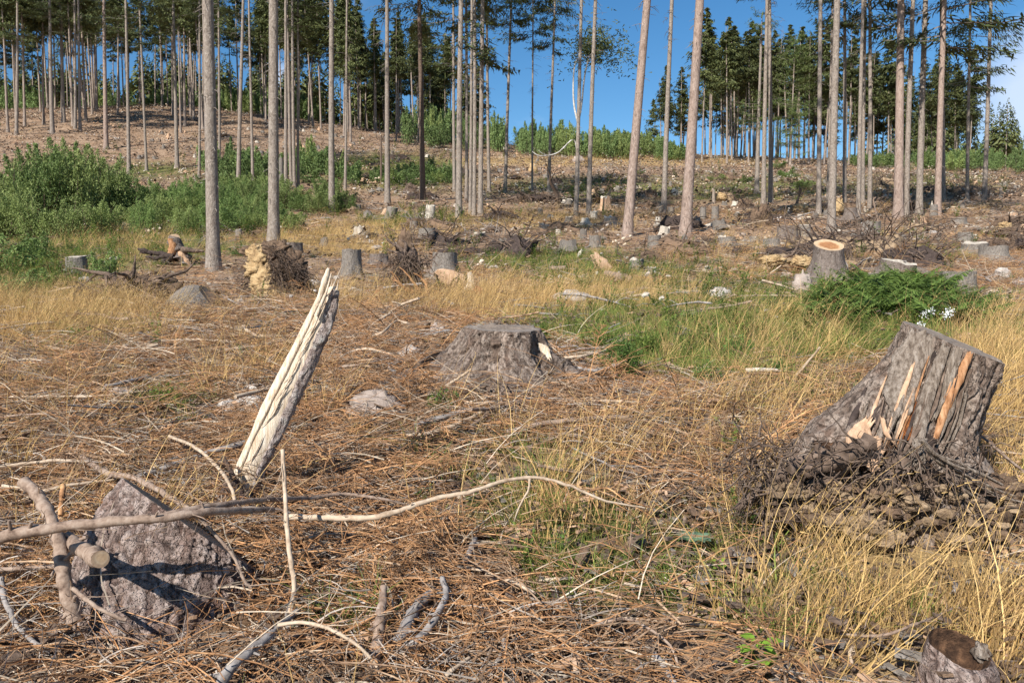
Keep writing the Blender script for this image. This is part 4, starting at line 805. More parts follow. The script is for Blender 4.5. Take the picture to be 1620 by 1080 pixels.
TT = [  # base u, base v, u at the top edge, width px, label, options
 (338, 428, 331, 18, 'thickest tall grey trunk at left, standing just behind the grassy mound of roots', dict(bow=.0008)),
 (433, 388, 432, 15.5, 'tall grey trunk rising behind the yellow clay root plate', dict(bow=.0008)),
 (525, 340, 524, 9, 'pale tall trunk right of the scrub strip, above the tip of the leaning split trunk', {}),
 (613, 325, 612, 8, 'grey trunk on brown litter left of the dark-based trunk, centre left', dict(cb=8)),
 (669, 320, 665, 8, 'dark flared-base trunk with feathery crown, right of a pale trunk, centre left', dict(cb=55, bark='root')),
 (726, 346, 730, 9, 'thickest and foremost trunk of the tight cluster left of centre', {}),
 (719, 303, 718, 5, 'dark thin trunk showing just left of the foremost trunk of the tight cluster', dict(cb=110)),
 (738, 319, 737, 5, 'slim trunk directly right of the foremost trunk in the tight cluster', dict(cb=60)),
 (744, 340, 745, 5, 'slim trunk second right of the foremost trunk in the tight cluster', dict(cb=90)),
 (750, 342, 752, 6, 'straight pale trunk in the middle of the tight cluster', dict(cb=30)),
 (760, 342, 762, 7.5, 'grey trunk on the right flank of the tight cluster, beside dark uprooted roots', dict(cb=95)),
 (774, 304, 770, 5, 'thin trunk behind the right flank of the tight cluster', dict(cb=40)),
 (799, 305, 810, 5, 'thin trunk leaning right, first one standing free right of the cluster', dict(cb=50)),
 (842, 304, 842, 3, 'thinnest spotted trunk with a small tuft halfway, against open sky', dict(cb=70)),
 (868, 305, 877, 4.6, 'thin trunk with narrow full crown standing alone against the blue sky', dict(cb=82, crad=.8)),
 (911, 342, 918, 6, 'slim trunk with a white forked birch behind it', {}),
 (931, 344, 943, 7, 'slim right-leaning trunk just right of the birch-entwined one', {}),
 (992, 375, 1023, 13.5, 'bare thick trunk leaning right, left one of the two thick bare trunks right of centre', dict(bark='bark_warm', bow=.0008)),
 (1050, 337, 1063, 7.6, 'slim shaded trunk between the two thick bare leaning trunks', {}),
 (1084, 373, 1106, 15.5, 'bare thick trunk leaning right, right one of the two thick bare trunks right of centre', dict(bark='bark_warm', bow=.0008)),
 (1208, 325, 1213, 7, 'left trunk of the close twin pair in front of the airy green tree', {}),
 (1219, 322, 1218, 7, 'right trunk of the close twin pair in front of the airy green tree', dict(cb=10)),
 (1295, 342, 1298, 7, 'first slim trunk left of the flared trunk in the right group', dict(cb=18)),
 (1309, 320, 1319, 4.5, 'dark thin trunk hidden behind the flared trunk of the right group', dict(cb=40)),
 (1315, 368, 1323, 11, 'thick trunk with flared foot standing foremost behind the fresh-cut stump', dict(bow=.001)),
 (1336, 330, 1340, 6, 'slim shadow-footed trunk right of the flared trunk', dict(cb=42)),
 (1358, 342, 1364, 6, 'very straight pale-topped slim trunk in the middle of the right group', {}),
 (1365, 326, 1371, 5.5, 'dark trunk half hidden behind the straight pale-topped one', dict(cb=45)),
 (1376, 332, 1379, 6.5, 'trunk with pale scarred foot in the middle of the right group', dict(cb=35)),
 (1421, 346, 1429, 13, 'thickest reddish trunk of the right group', dict(bark='bark_warm', bow=.001)),
 (1433, 344, 1445, 8, 'slimmer grey trunk leaning close on the right of the thickest reddish trunk', {}),
 (1454, 340, 1459, 9, 'dark grey broad-footed trunk between the reddish trunk and the tall chopped stump', dict(cb=20, crad=1.1)),
 (1483, 345, 1490, 9, 'brown trunk right beside the tall chopped stump, bushy crown', dict(cb=120, crad=1.2, bark='bark_warm')),
 (1492, 318, 1492, 6.5, 'dark trunk standing behind the one beside the tall chopped stump', dict(cb=110)),
 (1530, 320, 1533, 5, 'slim trunk with low tufted crown, second from the right edge', dict(cb=170, crad=.75)),
 (1557, 320, 1567, 6.5, 'rightmost slim trunk with open drooping branches against the cloud', dict(cb=140, crad=1.1)),
 (280, 265, 274, 6, 'pale slim trunk left of the thickest left trunk, standing in scrub', {}),
 (377, 298, 383, 6.5, 'pale slim trunk between the two thick left trunks', {}),
 (400, 300, 394, 4.5, 'thin trunk in scrub halfway between the two thick left trunks', dict(cb=60)),
 (452, 300, 451, 5.5, 'leftmost of four slim trunks crowded right of the second thick trunk', dict(cb=30)),
 (461, 298, 456, 5, 'second of four slim trunks crowded right of the second thick trunk', dict(cb=20)),
 (466, 298, 463, 5, 'third of four slim trunks crowded right of the second thick trunk', dict(cb=45)),
 (472, 297, 470, 4, 'thinnest and rightmost of four slim trunks crowded right of the second thick trunk', dict(cb=60)),
 (546, 303, 549, 4, 'thin pole-like trunk with bushy green top beside the pale tall trunk', dict(cb=42, crad=.8)),
 (315, 282, 315, 4, 'thin pale trunk just left of the thickest left trunk', dict(cb=32)),
 (347, 268, 346, 4, 'thin pale trunk seen just right of the thickest left trunk', dict(cb=70)),
 (204, 276, 198, 5.5, 'slim trunk with dark shaded foot right of the birch thicket', dict(cb=70)),
 (232, 270, 221, 4, 'thin dark-footed trunk with crown low over the slope, left part', dict(cb=92)),
 (168, 236, 162, 6.5, 'stout trunk with reddish dead branches rising behind the birch thicket', dict(cb=60, bark='bark_warm')),
 (83, 212, 78, 6, 'dark trunk behind the left end of the birch thicket', dict(cb=50)),
 (26, 214, 26, 4.5, 'slim trunk behind the thicket near the left picture edge', dict(cb=60)),
 (101, 194, 97, 5.5, 'tall bare brown trunk rising above the forest crowns at upper left', {}),
 (119, 204, 117.5, 4.2, 'left trunk of the pale narrow pair at upper left', {}),
 (127, 208, 124, 4.4, 'right trunk of the pale narrow pair at upper left', {}),
]
for (u, v, ut, w_, lb, kw) in TT: spruce(u, v, ut, w_, lb, **kw)
# airy light green conifer, right
o = spruce(1197, 308, 1208, 7, 'leaning grey trunk with airy light green crown reaching low, left of the twin pair', cb=205, ct=18, kind='airy', crad=1.05, dead=False, group=None, name='conifer_tree')
o2 = thing('conifer_tree', 'dense light green tree behind the twin pair with foliage down to the slope', 'tree', P(1250, 262))
b = o2.location.copy(); mb, _ = trunk_mb(b, (b.x+.3, b.y, b.z+19), .16, 19, 8, 12); mb.build('trunk', M['bark_far'], o2); part_at(o2, 'crown', CROWN['airy'][1], Vector((.05, 0, 1.5)), (17, 17, 18), 1.); part_at(o2, 'crown', CROWN['airy'][0], Vector((.05, 0, 3.5)), (14, 14, 15), 2.)
# the birch behind the slim trunk
def birch():
    Y = P(911, 342).y+1.2; o = thing('birch_tree', 'white forked birch behind a slim spruce trunk, tufted crown at its tip', 'tree', at(913, 338, Y))
    mb = MB(); tube(mb, smoothline([at(913, 338, Y)-Vector((0, 0, .3)), at(915, 270, Y), at(915, 215, Y), at(915, 192, Y)], 4), np.linspace(.07, .05, 13), 7); mb.build('trunk', M['birch'], o)
    for pts in ([(914, 194), (908, 165), (907, 130), (909, 105), (914, 92)], [(915, 194), (920, 165), (925, 120), (932, 92), (940, 78)]):
        mb = MB(); tube(mb, smoothline([at(*q, Y) for q in pts], 4), np.linspace(.06, .03, 17), 7); mb.build('fork', M['birch'], o)
    mb = MB(); n = 3200; c = at(946, 74, Y); d = rng.normal(0, 1, (n, 3))*np.array([.85, .7, .5]); d = d[vn3(d*2.2+5, 3) > .42]; n = len(d); d[:, 2] -= .12*d[:, 0]**2
    ribbons(mb, np.array(c)+d, rng.normal(0, 1, (n, 3)), np.full(n, .2), np.full(n, .07), np.zeros(n), 1); mb.build('crown', M['needle_mid'], o, smooth=False)
    o = thing('birch_tree', 'thin white birch stem bowed down to the slope, left of the forked birch', 'tree', P(911, 300))
    mb = MB(); tube(mb, smoothline([at(914, 258, Y+.6), at(908, 221, Y+.5), at(885, 240, Y+.3), at(868, 246, Y+.2), at(852, 246, Y), at(842, 240, Y)], 4), np.linspace(.04, .022, 21), 6); mb.build('trunk', M['birch'], o)
    for q in ([(868, 246), (858, 243), (850, 236)], [(885, 240), (892, 232), (895, 235)]):
        mb = MB(); tube(mb, smoothline([at(*a, Y+.1) for a in q], 3), np.linspace(.02, .008, 7), 4); mb.build('branch', M['birch'], o)
birch()
# broken snags standing in the scrub and slope
def pole_snag(u, v, vt, w_, label, ut=None, bark='stump_grey'):
    b = P(u, v); r = w_*b.y/F*.5; T = at(ut or u, vt, b.y); o = thing('snag', label, 'broken trunk', b); mb = MB()
    p = smoothline([b-Vector((0, 0, .2)), (b+T)/2, T], 4); tube(mb, p, r*np.linspace(1.25, .85, len(p)), 9, jit=.15); mb.build('trunk', M[bark], o)
    mc = MB(); tube(mc, [T+Vector((-r*.4, 0, -.1)), T+Vector((-r*.45, 0, .25*r*4))], [r*.35, r*.08], 5); mc.build('splinter', M['wood_white'], o)
pole_snag(445, 320, 250, 7.5, 'short broken pale trunk behind the second thick left trunk, in scrub')
pole_snag(603, 292, 214, 3, 'thin dark broken pole left of the grey trunk at centre left', bark='root')
pole_snag(1477, 350, 324, 12, 'tall chopped grey stump post at the foot of the brown trunk, right group')
pole_snag(1129, 322, 300, 5, 'thin upright splintered stub right of the right-hand thick bare trunk', bark='wood_grey')

# ---- the spruce forest on the crest
def forest():
    TR = []
    for i in range(6):
        mb, p = trunk_mb((0, 0, 0), (rng.normal(0, .02)*22, 0, 22), .155, 22, 6, 8, .003, .3); TR.append(mb.mesh('forest_trunk_%d' % i, M['bark_far']))
    pos = []
    def tryadd(n, uf, y0, y1, vmax, grp, mind=2.3, ht=(20, 24), cbf=(.50, .62), side=None):
        k = 0; tries = 0
        while k < n and tries < n*60:
            tries += 1; y = y0+(y1-y0)*rng.random(); u = uf(); x = (u-810)/F*y; z = float(ground(x, y)); _, vv = proj(x, y, z)
            if y < 138 and vv > vmax: continue
            if any((x-a)**2+(y-b_)**2 < mind**2 for a, b_, *_ in pos): continue
            pos.append((x, y, z, grp, ht, cbf)); k += 1
    tryadd(98, lambda: rng.random()*600-20, 90, 165, 210, 0)
    tryadd(34, lambda: 540+rng.random()*175, 106, 178, 226, 0, ht=(18, 21), cbf=(.45, .58))
    tryadd(7, lambda: 1022+rng.random()*60, 150, 178, 300, 1, 1.6, ht=(15, 18), cbf=(.42, .5))
    tryadd(68, lambda: 1096+rng.random()*250, 118, 185, 262, 1, ht=(19, 23), cbf=(.46, .58))
    tryadd(28, lambda: 1340+rng.random()*190, 118, 185, 264, 1, 2.5, ht=(18, 22), cbf=(.4, .52))
    tryadd(6, lambda: 690+rng.random()*80, 150, 185, 262, 0, ht=(13, 16), cbf=(.15, .3))
    for (x, y, z, grp, ht, cbf) in pos:
        H = ht[0]+(ht[1]-ht[0])*rng.random(); cf = cbf[0]+(cbf[1]-cbf[0])*rng.random(); s = H/22
        o = thing('spruce_tree', ('slender spruce of the dark forest edge along the left crest' if grp == 0 else 'slender spruce of the grove on the right crest'), 'tree', (x, y, z-.1), 'spruces of the forest on the left crest' if grp == 0 else 'spruces of the grove on the right crest')
        ws = .8+.45*rng.random(); part_at(o, 'trunk', TR[rng.integers(6)], (0, 0, 0), (ws, ws, s), rng.random()*6.28)
        Hc = H*(1-cf); wdt = .95+.3*rng.random(); part_at(o, 'crown', CROWN['far'][rng.integers(7)], (0, 0, H*cf), (Hc*wdt*1.35, Hc*wdt*1.35, Hc), rng.random()*6.28)
        d = part_at(o, 'dead_branch', DEAD[rng.integers(len(DEAD))], (0, 0, H*cf*.55), (H*cf*.85, H*cf*.85, H*cf*.5), rng.random()*6.28); d['kind'] = 'stuff'
    # the dark wood far beyond, one mass
    V = []; 
    mb = MB()
    for i in range(330):
        y = 205+60*rng.random(); u = 1395+rng.random()*420
        if i % 5 < 3: y = 172+50*rng.random(); u = rng.random()*730-30
        x = (u-810)/F*y; z = float(ground(x, y)); H = 20+4*rng.random() if u > 1300 else 17+3*rng.random()
        if u > 1300: H = (24 + 4*rng.random())
        tube(mb, [(x, y, z), (x+rng.normal(0, .3), y, z+H*.9)], [.15, .06], 4, 0, cap=False); n = 240; h = rng.random(n)**.8; a = rng.random(n)*6.28; rr = 2.3*(1-h)**.7*(.4+.6*rng.random(n)); zz = z+H*(.5+.5*h)-.3*rr
        ribbons(mb, np.stack([x+rr*np.cos(a), y+rr*np.sin(a), zz], 1), np.stack([np.cos(a), np.sin(a), -.6*np.ones(n)], 1), 1.5*(.6+.5*rng.random(n))*(1.15-h), .9*np.ones(n)*(1.1-h*.8), .2*np.ones(n), 1, 1, face=rng.normal(0, .5, (n, 3))+[0, 0, 1])
    tag(mb.build('distant_forest', [M['bark_far'], M['needle']], smooth=False), 'dark distant spruce wood beyond the crest', 'forest', kind='stuff')
forest()

# ------------------------------------------------------------------ shrubs
def bush_mesh(i, nl, leaf, mat, tall=1.0, stems=9, ls=1.0):
    mb = MB(); B = []; D = []
    for s in range(stems):
        a = rng.random()*6.28; r = .55*math.sqrt(rng.random()); h = tall*(.6+.45*rng.random())*(1.05-.5*r); p0 = np.array([r*.35*math.cos(a), r*.35*math.sin(a), -.03]); p1 = np.array([r*math.cos(a)*1.3, r*math.sin(a)*1.3, h])
        tube(mb, [p0, (p0+p1)/2+rng.normal(0, .04, 3), p1], [.012, .008, .003], 4, 1, cap=False)
        m = nl//stems; q = .15+.9*rng.random(m)**.8; sp_ = .26*(1.12-q)[:, None]*rng.normal(0, 1, (m, 3))*np.array([1, 1, .5]); b = p0+(p1-p0)*q[:, None]+sp_
        cl = vn3(b*5+i*9, i); b = b[cl > .28]; B.append(b)
    B = np.concatenate(B); B = B[B[:, 2] > .01]; n = len(B)
    ribbons(mb, B, rng.normal(0, 1, (n, 3))+[0, 0, .5], leaf*(.7+.6*rng.random(n)), leaf*.75*ls*np.ones(n), .2*np.ones(n), 1, 0, face=rng.normal(0, .7, (n, 3))+[0, 0, 1])
    return mb.mesh('shrub_%d' % i, [M[mat], M['root']], smooth=False)
BM = {'big': [bush_mesh(i, 10500, .034, 'bush' if i % 2 else 'bush2', 1.0, 14+4*(i % 2)) for i in range(4)], 'far': [bush_mesh(10+i, 2200, .085, 'bush_far' if i != 1 else 'bush', 1.15, 8, .8) for i in range(4)],
      'low': [bush_mesh(20+i, 2600, .055, ('bush2', 'bush')[i % 2], .8, 8) for i in range(3)]}
def shrub(u, v, hp, wpx, kind, label, group, y=None):
    b = P(u, v) if y is None else Vector(((u-810)/F*y, y, float(ground((u-810)/F*y, y))))
    s = b.y/F; h = hp*s; w_ = wpx*s*.5; o = bpy.data.objects.new('shrub', BM[kind][rng.integers(len(BM[kind]))]); C.objects.link(o); o.location = b-Vector((0, 0, .05)); o.scale = (w_/1.0, w_/1.0, h/1.15); o.rotation_euler = (0, 0, rng.random()*6.28)
    return tag(o, label, 'shrub', group)
G1 = 'birch saplings of the thicket at the left'
for (u, v, hp, wp) in [(20, 355, 120, 120), (70, 352, 140, 120), (120, 350, 145, 120), (165, 345, 120, 100), (205, 345, 92, 90), (-20, 340, 130, 120), (40, 330, 110, 120), (95, 325, 125, 110), (145, 325, 120, 110), (190, 320, 90, 90), (10, 372, 90, 90), (60, 375, 90, 80), (110, 372, 80, 90), (160, 368, 70, 80), (-30, 372, 90, 90)]:
    shrub(u, v+4, hp, wp*1.15, 'big', 'leafy green sapling in the tall dense thicket at the left edge', G1)
G2 = 'bushes of the scrub strip behind the thick left trunks'
for i in range(74):
    u = 208+rng.random()*(345 if i % 3 else 230); v = 322+50*rng.random()*(1 if u < 460 else .5)
    shrub(u, v, (34 if u < 460 else 24)+36*rng.random(), 60+40*rng.random(), 'big', 'leafy bush in the scrub strip between and behind the thick left trunks', G2)
for i in range(22):
    u = 325+rng.random()*230; v = 268+28*rng.random(); shrub(u, v, 30+34*rng.random(), 50+20*rng.random(), 'far', 'leafy bush in the scrub strip between and behind the thick left trunks', G2)
G3 = 'bushes of the patch on the slope left of the tight cluster'
for i in range(30):
    u = 468+rng.random()*245; v = 272+22*rng.random()-(10 if u < 540 else 0); shrub(u, v, (16 if u > 560 else 34)+18*rng.random(), 34+20*rng.random(), 'far', 'green bush in the patch on the slope left of the tight trunk cluster', G3)
G4 = 'young trees in the green belt along the crest'
for i in range(100):
    u = 640+rng.random()*440; y = 118+22*rng.random()*(1 if u < 900 else .9); hh = np.interp(u, [640, 760, 850, 960, 1040, 1080], [62, 60, 58, 46, 42, 24])
    o = shrub(u, 0, (hh*(.62+.42*rng.random()))*(125/y if y else 1), 34+14*rng.random(), 'far', 'bright green young tree in the belt closing off the crest at centre', G4, y=y)
G5 = 'young trees in the green belt at the right edge'
for i in range(60):
    u = 1340+rng.random()*330; y = 122+18*rng.random(); shrub(u, 0, (np.interp(u, [1340, 1440, 1520, 1620], [18, 24, 30, 38])*(.75+.4*rng.random())), 32+14*rng.random(), 'far', 'bright green young tree in the low belt in front of the far wood, right edge', G5, y=y)
G6 = 'saplings on the ground behind the left forest'
for i in range(70):
    u = -10+rng.random()*520; y = 146+16*rng.random(); shrub(u, 0, 34+24*rng.random(), 50, 'far', 'bushy green growth on the crest behind the left forest trunks', G6, y=y)
for (u, v, hp, wp, lb) in [(1250, 283, 26, 66, 'flat dark green bush on the slope behind the twin pair, upper one'), (1270, 300, 26, 60, 'spreading green bush right of the twin pair'), (1225, 268, 20, 50, 'small green bush at the foot of the light green tree'), (1140, 285, 14, 60, 'low dark green bush left of the leaning airy tree'), (1178, 288, 14, 50, 'low dark green bush touching the leaning airy tree'),
        (20, 425, 62, 110, 'dark leafy bush at the left edge above the dry grass'), (60, 408, 50, 70, 'dark leafy bush left of the white-topped stump'), (165, 432, 46, 60, 'dark bush right of the white-topped stump'), (15, 462, 50, 90, 'low leafy bush at the left edge beside tall dry grass'), (60, 452, 38, 70, 'low leafy bush below the white-topped stump'),
        (578, 352, 24, 40, 'small green bush right of the pale tall trunk'), (640, 348, 18, 44, 'small green bush between two pale stumps, centre left'), (868, 290, 16, 26, 'small dark bush by the free-standing thin trunks'), (1010, 275, 10, 30, 'tiny green bush behind the left thick bare trunk'), (375, 405, 24, 40, 'small bush beside the thickest left trunk'), (285, 400, 30, 60, 'leafy bush behind the orange cut stump')]:
    k_ = 1.45 if u < 220 else 1.0; shrub(u, v+(6 if u < 220 else 0), hp*k_, wp*k_, 'low', lb, None)
# ------------------------------------------------------------------ the smaller stumps
ST = [ # u, v base, width, height, label, cut, bark, options
 (557, 441, 34, 46, 'round-topped grey stump standing alone right of the yellow clay root plate', 'cut_grey', 'stump_grey', dict(flare=.3, roots=4)),
 (704, 440, 44, 40, 'grey stump with pale vertical stripe, behind the broken bark slab', 'cut_grey', 'stump_grey', dict(flare=.55, roots=5)),
 (1310, 448, 62, 60, 'tall fresh-cut stump with orange ringed top, behind the ferns', 'cut_fresh', 'stump_side', dict(flare=1.15, roots=5, ct=(0, .45), jag=.03)),
 (1513, 468, 56, 38, 'broad grey stump right of the fern patch', 'cut_grey', 'stump_grey', dict(flare=.4, roots=4)),
 (1416, 434, 56, 20, 'low dark stump with a white chipped right edge, behind the ferns', 'wood_white', 'stump_side', dict(flare=.2, tilt=(.25, -.1))),
 (1541, 404, 42, 20, 'low stump with white bleached rim, left of a plain grey one near the right edge', 'wood_white', 'stump_grey', dict(flare=.2)),
 (1572, 413, 46, 23, 'plain grey low stump right of the white-rimmed one near the right edge', 'cut_grey', 'stump_grey', dict(flare=.45)),
 (1367, 390, 32, 22, 'fluted grey stump with spreading roots right of the fresh-cut one', 'cut_grey', 'stump_grey', dict(flare=.9, roots=5)),
 (1380, 371, 26, 20, 'small stump with a cut log end facing right, near the thick reddish trunk', 'cut_tan', 'stump_grey', dict(flare=.3)),
 (1220, 394, 28, 16, 'low round grey stump left of the black root tangle', 'cut_grey', 'stump_grey', dict(flare=.5)),
 (1150, 390, 26, 15, 'low grey stump right of the right-hand thick bare trunk', 'cut_grey', 'stump_grey', {}),
 (1245, 382, 32, 24, 'shaded greyish mound stump behind the black root tangle', 'cut_grey', 'stump_side', dict(flare=.3)),
 (1273, 374, 20, 18, 'pale chipped stump just above the black root tangle', 'wood_white', 'stump_grey', {}),
 (1131, 347, 11, 20, 'right one of two narrow grey stubs beside the right-hand thick bare trunk', 'wood_white', 'stump_grey', dict(flare=.15)),
 (1112, 346, 10, 18, 'left one of two narrow grey stubs beside the right-hand thick bare trunk', 'cut_grey', 'stump_grey', dict(flare=.15)),
 (1061, 341, 10, 13, 'little grey stump at the foot of the slim shaded trunk', 'cut_grey', 'stump_grey', dict(flare=.2)),
 (1046, 337, 9, 14, 'grey stub touching the left of the slim shaded trunk', 'cut_grey', 'stump_grey', dict(flare=.1)),
 (1035, 395, 22, 22, 'grey stump between the two thick bare trunks, in front', 'cut_grey', 'stump_grey', dict(flare=.4)),
 (941, 391, 18, 18, 'pinkish grey block-like stump left of the left thick bare trunk', 'cut_grey', 'stump_grey', dict(flare=.1)),
 (1041, 357, 11, 14, 'small white cone-shaped stump right of the left thick bare trunk', 'wood_white', 'wood_white', dict(flare=.8, jag=.5)),
 (966, 357, 24, 13, 'low stump with two white edges left of the left thick bare trunk', 'wood_white', 'stump_grey', dict(flare=.4, jag=.6)),
 (926, 356, 18, 11, 'white-shouldered low stump with side roots at the foot of the right-leaning slim trunk', 'wood_white', 'wood_white', dict(flare=1.2, jag=.5)),
 (900, 352, 14, 9, 'tiny white capped stump at the foot of the birch-side trunk', 'wood_white', 'stump_grey', dict(flare=.6, jag=.5)),
 (939, 346, 12, 11, 'white splintered stub just right of the right-leaning slim trunk', 'wood_white', 'wood_white', dict(flare=.4, jag=.8)),
 (859, 364, 16, 9, 'low stump with slanting white top, middle of the clearing', 'wood_white', 'stump_grey', dict(tilt=(.3, -.1), jag=.4)),
 (883, 371, 9, 8, 'tiny white stub in the dry grass, middle of the clearing', 'wood_white', 'wood_white', {}),
 (958, 334, 18, 22, 'pale stump with a splinter sticking up, upper middle of the clearing', 'wood_white', 'wood_tan', dict(flare=.6, jag=1.2)),
 (795, 400, 24, 22, 'grey fluted stump left one of a low touching pair', 'cut_grey', 'stump_grey', dict(flare=.6, roots=4)),
 (825, 394, 30, 16, 'pinkish low stump right one of a low touching pair', 'wood_white', 'stump_grey', dict(flare=.3, jag=.4)),
 (759, 379, 20, 11, 'low stump with white top and side, in the grass right of the tight cluster', 'wood_white', 'wood_white', dict(flare=.4, jag=.6)),
 (679, 352, 17, 26, 'tall bleached white stump leaning left of the tight cluster', 'wood_white', 'wood_white', dict(flare=.3, tilt=(.12, 0), jag=.7)),
 (617, 346, 18, 18, 'leaning pale grey stump left of the bleached white one', 'wood_white', 'stump_grey', dict(flare=.3, tilt=(.25, 0))),
 (655, 362, 15, 12, 'small round grey stump in dry grass below the bleached white one', 'cut_grey', 'stump_grey', {}),
 (566, 336, 12, 12, 'little grey stump in scrub left of the grey trunk at centre left', 'wood_white', 'stump_grey', {}),
 (568, 374, 18, 14, 'jagged white stump in the pale dry grass', 'wood_white', 'wood_white', dict(flare=.4, jag=1.0)),
 (676, 388, 32, 26, 'dark grey stump with torn earth, behind the antler-like root plate', 'cut_grey', 'stump_grey', dict(flare=.6)),
 (378, 377, 10, 14, 'small pale grey stump in scrub between the two thick left trunks', 'wood_white', 'stump_grey', dict(flare=.1)),
 (122, 432, 32, 26, 'white-topped stump between dark bushes at left', 'wood_white', 'stump_grey', dict(flare=.1)),
 (1007, 428, 24, 18, 'pale lichen-covered stump in grass, middle right of the clearing', 'wood_white', 'stump_grey', dict(flare=.3, jag=.6)),
 (1031, 441, 13, 18, 'narrow ragged pale stub right of the lichen-covered stump', 'wood_white', 'stump_grey', dict(flare=.2, jag=.8)),
 (600, 418, 36, 16, 'low sunken grey stump touching the round-topped one on its right', 'cut_grey', 'stump_side', dict(flare=.5)),
 (462, 408, 40, 24, 'shaded grey stump behind the yellow clay root plate', 'cut_grey', 'stump_side', dict(flare=.4)),
 (1516, 358, 26, 13, 'low grey stump with tan side, right of the tall chopped post', 'wood_tan', 'stump_grey', dict(flare=.4)),
 (1527, 382, 24, 14, 'weathered grey stump above the white-rimmed one', 'cut_grey', 'stump_grey', {}),
 (1310, 345, 16, 12, 'small stump hidden in the shadow beside the flared trunk', 'cut_grey', 'stump_grey', {}),
 (1193, 383, 18, 9, 'low grey stump left of the round one by the black root tangle', 'cut_grey', 'stump_grey', {}),
 (1345, 348, 26, 18, 'brown stump with pale roots right of the flared trunk', 'cut_grey', 'stump_side', dict(flare=.8)),
]
for (u, v, a, h, lb, ct, bk, kw) in ST: stump(u, v, a, h, lb, ct, bk, **kw)
# tilted grey stump at left, its cut face turned away
secs = [(318, 451, 366, 498, 13.2, .38, .0), (304, 452, 362, 505, 13.1, .42, 0), (288, 458, 356, 520, 13.0, .5, 0), (270, 470, 346, 540, 12.9, .55, 0)]
for q in range(1): make_stump('tree_stump', 'tilted grey stump with raw cut edge, left of the yellow clay root plate', ringset(secs, rows=6), 'stump_grey', 'cut_tan', n=64, base=P(318, 497), ridge=(5, .05, 0), rough=(.05, 3), seed=4)
# small broken stump cut by the lower right edge
secs = [(1478, 1022, 1560, 1030, 2.42, .08, .03), (1470, 1045, 1570, 1052, 2.42, .10, 0), (1458, 1085, 1585, 1090, 2.42, .12, 0), (1445, 1125, 1600, 1130, 2.42, .14, 0)]
o, bv, G = make_stump('tree_stump', 'small hollow broken stump at the bottom right corner', ringset(secs, rows=6), 'stump_bark2', 'rot_dark', n=64, base=at(1520, 1100, 2.42), ridge=(3, .05, 0), rough=(.02, 14), seed=6, plate=(.006, 50), capkw=dict(bumpy=.02, dip=.07, rings=12), cutn='hollow')
mb = MB(); lump(mb, at(1553, 1032, 2.44), (.022, .03, .028), 4, .7, 3, 22, 14, fine=.3); mb.build('rim_piece', M['wood_grey'], o)
KEEP.append((o.location.x, 2.38, .24))
# many tiny pale stumps far up the slope
far_me = []
for i in range(5):
    mb = MB(); n = 10; th = np.arange(n)*6.283/n; G = []
    for q in (0, .4, 1): G.append(np.stack([(1+.5*q*q)*np.cos(th), (1+.5*q*q)*np.sin(th), 0*th+1.0-q+(.35*(rng.random(n)-.3) if q == 0 else 0)-.1*q], 1))
    grid_add(mb, np.array(G)); mb.add(np.vstack([G[0], [[0, 0, .9]]]), t=[(j, (j+1) % n, n) for j in range(n)], mi=1)
    far_me.append(mb.mesh('far_stump_%d' % i, [M[('stump_grey', 'wood_tan', 'stump_grey', 'wood_white', 'stump_grey')[i]], M[('wood_white', 'wood_pale', 'wood_white', 'wood_white', 'cut_grey')[i]]], smooth=False))
k = 0
while k < 170:
    u = rng.random()*1620; v = 205+105*rng.random()**1.3
    if u < 560 and v > 255: continue
    if u < 210 and v > 200: continue
    p = P(u, v)
    if p.y > 139 or p.y < 40: continue
    o = bpy.data.objects.new('tree_stump', far_me[rng.integers(5)]); C.objects.link(o); o.location = p; r = .13+.12*rng.random(); o.scale = (r, r, .15+.28*rng.random()); o.rotation_euler = (rng.normal(0, .12), rng.normal(0, .12), rng.random()*6.28)
    tag(o, 'tiny pale stump far up the cleared slope', 'stump', 'tiny stumps dotted over the far slope'); k += 1

k = 0
while k < 75:
    u = rng.random()*1640-10; v = 285+115*rng.random()
    if (u < 560 and v < 385) or (u < 330): continue
    p = P(u, v); r = .10+.14*rng.random(); o = bpy.data.objects.new('tree_stump', far_me[rng.integers(5)]); C.objects.link(o); o.location = p-Vector((0, 0, .03)); o.scale = (r*(.8+.5*rng.random()), r, .12+.28*rng.random()); o.rotation_euler = (rng.normal(0, .22), rng.normal(0, .22), rng.random()*6.28)
    tag(o, 'small weathered stump remnant among the litter of the middle slope', 'stump', 'small stump remnants on the middle slope'); k += 1
